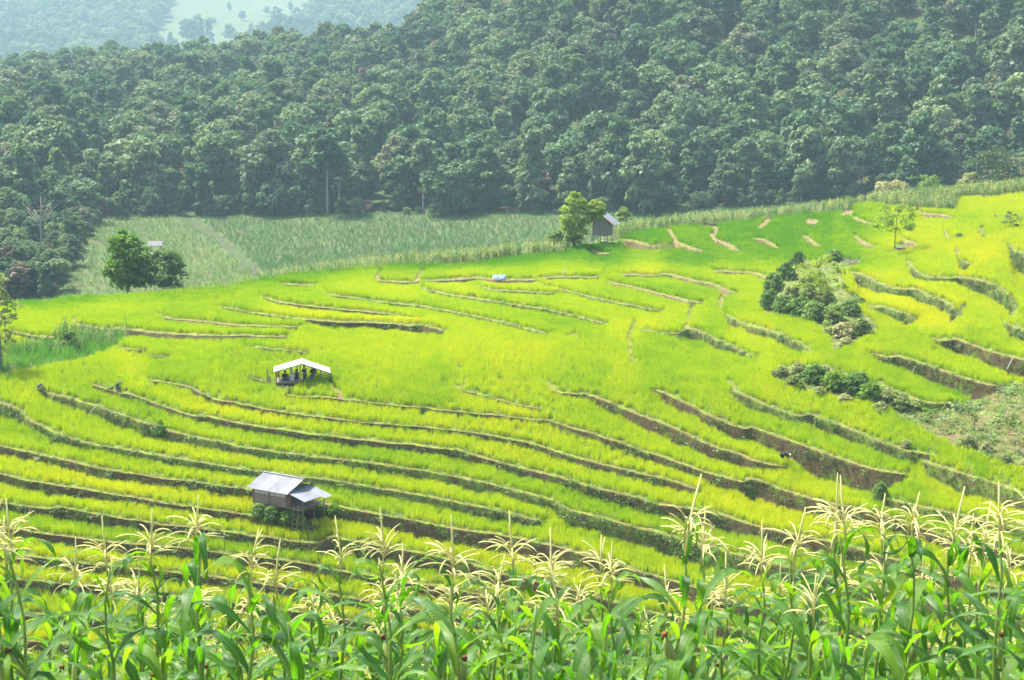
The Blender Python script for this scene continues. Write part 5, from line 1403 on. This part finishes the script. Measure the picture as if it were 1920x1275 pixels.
person(pav_pt(-0.88, -0.40, 0.32), math.radians(15), sit(0.16), 'person in a light grey top sitting on the platform', GREYC, GREYC, 1.0)
person(pav_pt(-0.50, 0.25, 0.32), math.radians(40), sit(), 'person half hidden behind the centre post of the pavilion', SLATE, NAVY, 0.98)
bend = dict(pelvis=(0, 0, 0.80), waist=(0, 0.14, 0.86), chest=(0, 0.34, 0.82), neck=(0, 0.48, 0.76), head=(0, 0.56, 0.70), crown=(0, 0.64, 0.66), shL=(-0.18, 0.40, 0.80), shR=(0.18, 0.40, 0.80), elL=(-0.22, 0.44, 0.54), haL=(-0.16, 0.52, 0.32), elR=(0.22, 0.44, 0.54), haR=(0.16, 0.54, 0.32),
            hipL=(-0.10, 0, 0.76), knL=(-0.16, 0.05, 0.42), anL=(-0.18, 0, 0.07), toL=(-0.20, 0.14, 0.04), hipR=(0.10, 0, 0.76), knR=(0.16, 0.06, 0.42), anR=(0.18, 0.02, 0.07), toR=(0.20, 0.16, 0.04))
g = ground(1466, 870)
person(g, math.radians(-78), bend, 'farmer in dark clothes bending over the bund of a paddy', NAVY, BLACK, 1.0, hat=flat('straw_hat', (0.34, 0.27, 0.19)))
# ------------------------------------------------------------------ maize in the foreground
def slope_z(d): return np.where(d < 13, -1.5 - 0.36 * d, -6.18 - 0.47 * (d - 13))
ys = np.concatenate([np.arange(-6, 30, 0.8), np.arange(30, 108, 3.0)])
xs_ = np.linspace(-1, 1, 61)
SVx = []
for y in ys:
    wd = 12 + max(0, y) * 0.5
    for t in xs_:
        x = t * wd
        zz = float(slope_z(max(y, 0))) + 0.12 * math.sin(x * 1.7 + y) + 0.08 * math.sin(x * 3.1 - y * 2)
        if y > 30: zz = min(zz, float(np.interp(y, (30, 108), (-14.1, -44.5))))
        SVx.append((x, y, zz))
nx = len(xs_)
SQx = [(i * nx + j, i * nx + j + 1, (i + 1) * nx + j + 1, (i + 1) * nx + j) for i in range(len(ys) - 1) for j in range(nx - 1)]
o = obj('maize_slope', mesh_np('maize_slope', np.array(SVx), np.array(SQx), [M['nearsoil']], None, True)); o['kind'] = 'structure'
def corn_leaf_mat():
    m, nt, out = new_mat('maize_leaf')
    co = nt.nodes.new('ShaderNodeTexCoord').outputs['UV']
    sep = nt.nodes.new('ShaderNodeSeparateXYZ'); nt.links.new(co, sep.inputs[0])
    w = nt.nodes.new('ShaderNodeTexWave'); w.inputs['Scale'].default_value = 9; w.inputs['Distortion'].default_value = 0.4
    nt.links.new(co, w.inputs[0])
    n = noise(nt, 5, 4, 0.6, obj_pos(nt))
    rr = obj_rand(nt)
    f = math_n(nt, 'ADD', math_n(nt, 'MULTIPLY', n.outputs[0], 0.5), math_n(nt, 'MULTIPLY', rr, 0.55))
    r1 = ramp(nt, [(0.15, (0.012, 0.072, 0.003)), (0.5, (0.040, 0.130, 0.004)), (0.8, (0.10, 0.20, 0.007)), (1.0, (0.24, 0.25, 0.018))])
    nt.links.new(f, r1.inputs[0])
    c = mixc(nt, math_n(nt, 'MULTIPLY', w.outputs[0], 0.25), r1.outputs[0], (0.05, 0.16, 0.02))
    rib = ramp(nt, [(0.47, (0, 0, 0)), (0.495, (1, 1, 1)), (0.505, (1, 1, 1)), (0.53, (0, 0, 0))]); nt.links.new(sep.outputs[0], rib.inputs[0])
    c = mixc(nt, math_n(nt, 'MULTIPLY', rib.outputs[0], 0.6), c, (0.26, 0.32, 0.12))
    p = nt.nodes.new('ShaderNodeBsdfPrincipled'); p.inputs['Roughness'].default_value = 0.38; p.inputs['Specular IOR Level'].default_value = 0.4
    nt.links.new(c, p.inputs['Base Color'])
    b = nt.nodes.new('ShaderNodeBump'); b.inputs['Distance'].default_value = 0.002; b.inputs['Strength'].default_value = 0.5
    nt.links.new(w.outputs[0], b.inputs['Height']); nt.links.new(b.outputs[0], p.inputs['Normal'])
    t = nt.nodes.new('ShaderNodeBsdfTranslucent'); nt.links.new(mixc(nt, 1.0, c, (2.1, 2.0, 0.5), 'MULTIPLY'), t.inputs['Color'])
    m_ = nt.nodes.new('ShaderNodeMixShader'); m_.inputs[0].default_value = 0.5
    nt.links.new(p.outputs[0], m_.inputs[1]); nt.links.new(t.outputs[0], m_.inputs[2]); nt.links.new(m_.outputs[0], out.inputs[0])
    return m
M['maize_leaf'] = corn_leaf_mat()
M['maize_stalk'] = simple_mat('maize_stalk', (0.10, 0.19, 0.03), (0.20, 0.28, 0.06), 8, 0.5, 0.3, (1, 1, 0.3))
M['tassel'] = simple_mat('maize_tassel', (0.40, 0.39, 0.12), (0.54, 0.50, 0.22), 12, 0.8, 0.1)
M['husk'] = simple_mat('maize_husk', (0.13, 0.20, 0.04), (0.24, 0.26, 0.09), 8, 0.6, 0.2)
M['silk'] = simple_mat('maize_silk', (0.07, 0.025, 0.012), (0.16, 0.07, 0.03), 10, 0.8, 0.1)
M['dead_leaf'] = simple_mat('withered_maize_leaf', (0.30, 0.20, 0.09), (0.42, 0.30, 0.15), 6, 0.8, 0.1)
def leaf_mesh(seed, L, wmax, ang, bend, kink, mat='maize_leaf'):
    """blade leaving the stalk along +X, rising at ang, bending over; three verts across"""
    r = random.Random(seed); n = 13
    p = Vector((0, 0, 0)); a = ang; V = []; uv = []
    tw = r.uniform(-0.5, 0.5)
    for i in range(n + 1):
        t = i / n
        w = wmax * (0.45 + 0.55 * min(1, t * 4)) * (1 - max(0, t - 0.35) / 0.65) ** 0.75 * 0.5 + 0.002
        nz = Vector((-math.sin(a), 0, math.cos(a)))
        roll = tw * t * 1.6
        side = Vector((0, math.cos(roll), 0)) + nz * math.sin(roll)
        fold = nz * w * 0.38 * (1 - t)
        ripple = 0.010 * math.sin(t * 15 + seed) * min(1, t * 3)
        V += [p - side * w + fold + nz * ripple, p.copy(), p + side * w + fold - nz * ripple]
        uv += [(0, t), (0.5, t), (1, t)]
        a -= bend / n * (0.5 + 1.2 * t) + (kink / 3 if abs(t - 0.45) < 0.12 else 0)
        p = p + Vector((math.cos(a), 0, math.sin(a))) * (L / n)
    Fc = []
    for i in range(n):
        for k_ in (0, 1):
            q = i * 3 + k_
            Fc.append((q, q + 1, q + 4, q + 3))
    me = mesh_list('maize_leaf', V, Fc, [M[mat]], True)
    ul = me.uv_layers.new(name='UVMap')
    for lp in me.loops: ul.data[lp.index].uv = uv[lp.vertex_index]
    return me
lr = random.Random(11)
LEAVES = [leaf_mesh(k, lr.uniform(0.62, 0.95), lr.uniform(0.055, 0.082), lr.uniform(0.9, 1.3), lr.uniform(1.6, 3.2), lr.choice((0, 0.6, 1.2, 2.0))) for k in range(16)]
TOPLEAVES = [leaf_mesh(40 + k, lr.uniform(0.45, 0.72), lr.uniform(0.055, 0.08), lr.uniform(1.1, 1.4), lr.uniform(1.2, 3.0), lr.choice((0.5, 1.2, 2.0))) for k in range(6)]
DEADLEAVES = [leaf_mesh(60 + k, lr.uniform(0.45, 0.7), 0.05, 0.3, lr.uniform(2.0, 3.0), 0.5, 'dead_leaf') for k in range(3)]
def tassel_mesh(seed):
    r = random.Random(seed); mb = MB()
    h = r.uniform(0.24, 0.36); lx, ly = r.uniform(-0.05, 0.05), r.uniform(-0.05, 0.05)
    mb.tube([(0, 0, -0.12), (0, 0, 0.03), (lx * 0.4, ly * 0.4, h * 0.5), (lx, ly, h)], [0.006, 0.0065, 0.0072, 0.0035], 5)
    for k_ in range(r.randint(15, 24)):
        a = r.uniform(0, 6.28); z = r.uniform(-0.05, 0.09); L = r.uniform(0.16, 0.26); up = r.uniform(0.3, 1.35); dr = r.uniform(0.5, 2.4)
        p = Vector((0, 0, z)); pts = [p.copy()]; ang = up
        for s in range(6):
            p = p + Vector((math.cos(a) * math.cos(ang), math.sin(a) * math.cos(ang), math.sin(ang))) * (L / 6); pts.append(p.copy()); ang -= dr / 6
        mb.tube(pts, [0.002, 0.0034, 0.0043, 0.0046, 0.0044, 0.0038, 0.002], 4)
    return mb.mesh('tassel', M['tassel'], True)
TASSELS = [tassel_mesh(k) for k in range(8)]
STALKS = []
for k in range(4):
    r = random.Random(k); pts = []; rad = []
    for i in range(9):
        t = i / 8
        pts.append((0.03 * math.sin(i * 1.3 + k) * t, 0.03 * math.cos(i * 1.7 + k) * t, t)); rad.append((0.016 - 0.010 * t) * (1.25 if i % 2 else 1.0))
    STALKS.append(MB().tube(pts, rad, 7).mesh('stalk', M['maize_stalk'], True))
EAR = MB().tube([(0, 0, 0), (0.02, 0, 0.05), (0.035, 0, 0.11), (0.045, 0, 0.17), (0.05, 0, 0.215)], [0.016, 0.030, 0.032, 0.024, 0.008], 8).mesh('ear', M['husk'], True)
SILK = MB().tube([(0.05, 0, 0.205), (0.056, 0.004, 0.235), (0.075, 0.01, 0.235), (0.085, 0.012, 0.205)], [0.010, 0.020, 0.016, 0.004], 6).mesh('silk', M['silk'], True)
cr = random.Random(21)
def maize_plant(x, y, height, tassel, label, group):
    z = float(slope_z(y))
    e = empty('maize_plant', (x, y, z - 0.02)); e.rotation_euler = (cr.uniform(-0.06, 0.06), cr.uniform(-0.06, 0.06), cr.uniform(0, 6.28))
    tag(e, label, 'maize', group)
    sh = height - (0.36 if tassel else 0.05)
    obj('stalk', STALKS[cr.randrange(4)], e, (0, 0, 0), None, (1, 1, sh))
    nl = cr.randint(10, 12); base = cr.uniform(0, 6.28)
    for k_ in range(nl):
        t = (k_ + 0.6) / nl
        zz = sh * (0.12 + 0.85 * t)
        yaw = base + (k_ % 2) * math.pi + cr.gauss(0, 0.35)
        me = TOPLEAVES[cr.randrange(6)] if k_ >= nl - 2 else (DEADLEAVES[cr.randrange(3)] if k_ < 2 and cr.random() < 0.7 else LEAVES[cr.randrange(16)])
        s = cr.uniform(0.85, 1.12)
        obj('leaf', me, e, (0, 0, zz), (0, cr.uniform(-0.12, 0.12), yaw), (s, s, s * cr.uniform(0.9, 1.1)))
    if tassel:
        s = cr.uniform(0.9, 1.15); obj('tassel', TASSELS[cr.randrange(8)], e, (0, 0, sh + 0.06), (cr.uniform(-0.1, 0.1), cr.uniform(-0.1, 0.1), cr.uniform(0, 6.28)), s)
    if cr.random() < 0.55:
        er = obj('ear', EAR, e, (0, 0, sh * cr.uniform(0.45, 0.6)), (0, 0.18, cr.uniform(0, 6.28)), cr.uniform(0.85, 1.1))
        obj('silk', SILK, er)
FRONT = [(12,945,10.5),(50,905,10.0),(120,1000,11.5),(196,960,10.4),(300,935,10.6),(362,908,10.0),(440,955,9.6),(535,1010,11.8),(630,960,11.0),(742,932,9.8),(868,955,9.0),(950,945,11.2),(1020,1005,12.2),(1057,985,11.0),(1118,975,11.4),(1158,985,10.8),(1250,888,9.4),(1288,925,10.3),(1360,1020,12),(1436,960,10.8),(1472,940,10.2),(1530,1030,9.6),(1598,895,10.6),(1612,880,10.0),(1685,900,10.9),(1722,895,10.4),(1766,912,10.2),(1825,965,11.3),(1846,920,10.5),(1892,880,9.5),(-30,930,10),(1950,900,10),(690,1040,12.4),(820,1040,12.2),(260,1020,11.8),(580,1060,12.6)]
taken = []
def side_word(px): return 'far left' if px < 300 else 'left' if px < 700 else 'middle' if px < 1200 else 'right' if px < 1600 else 'far right'
ORD = 'first second third fourth fifth sixth seventh eighth ninth tenth eleventh twelfth thirteenth fourteenth fifteenth sixteenth seventeenth eighteenth'.split()
FRONT.sort()
for fi_, (px, py, d) in enumerate(FRONT):
    w = P3(px, py + 16, d)
    hgt = float(w[2] - slope_z(d)); hgt = min(max(hgt, 1.7), 2.75)
    taken.append((w[0], d))
    maize_plant(float(w[0]), d, hgt, True, 'tall tasselled maize plant, %s from the %s frame edge in the front row' % ((ORD[fi_], 'left') if fi_ < 18 else (ORD[len(FRONT) - 1 - fi_], 'right')), 'front maize plants')
placed = 0
while placed < 245:
    d = 8.6 + 15.5 * cr.random() ** 0.9
    x = cr.uniform(-1, 1) * (0.37 * d + 0.6)
    if any((x - a) ** 2 + ((d - b) * 0.9) ** 2 < 0.36 ** 2 for a, b in taken): continue
    taken.append((x, d)); placed += 1
    px = 960 + x / d * F * CP
    tas = cr.random() < (0.6 if d < 14 else 0.40)
    hgt = cr.uniform(1.55, 1.95) if not tas else cr.uniform(1.75, 2.1)
    if d < 10: hgt = cr.uniform(1.25, 1.6); tas = False
    row = 'near' if d < 12 else 'second' if d < 17 else 'lower'
    maize_plant(x, d, hgt, tas, '%s maize plant in the %s rows of the foreground field, %s' % ('tasselled' if tas else 'leafy', row, side_word(px)), 'maize plants in the foreground field')
# dry grass and small weeds under the maize
dg_protos = proto_collection('dry_clump', [blade_clump('dry_%d' % k, M['drygrass'], 16, 0.42, 0.16, 0.012, 0.7, 3, 700 + k) for k in range(4)] + [weed_mesh('maize_weed_%d' % k, M['reed'], 18, 0.40, 710 + k) for k in range(2)])
n = 2600
d = rng.uniform(8.5, 27, n); x = rng.uniform(-1, 1, n) * (0.36 * d + 0.6)
p = np.stack([x, d, slope_z(d) + 0.12 * np.sin(x * 1.7 + d) + 0.08 * np.sin(x * 3.1 - d * 2)], 1)
rot = np.stack([rng.normal(0, 0.15, n), rng.normal(0, 0.15, n), rng.uniform(0, 6.28, n)], 1)
o = scatter('maize_undergrowth', p, rot, rng.uniform(0.6, 1.3, n), rng.random(n), dg_protos, 6)
tag(o, 'dry grass and weeds between the foreground maize', 'grass')
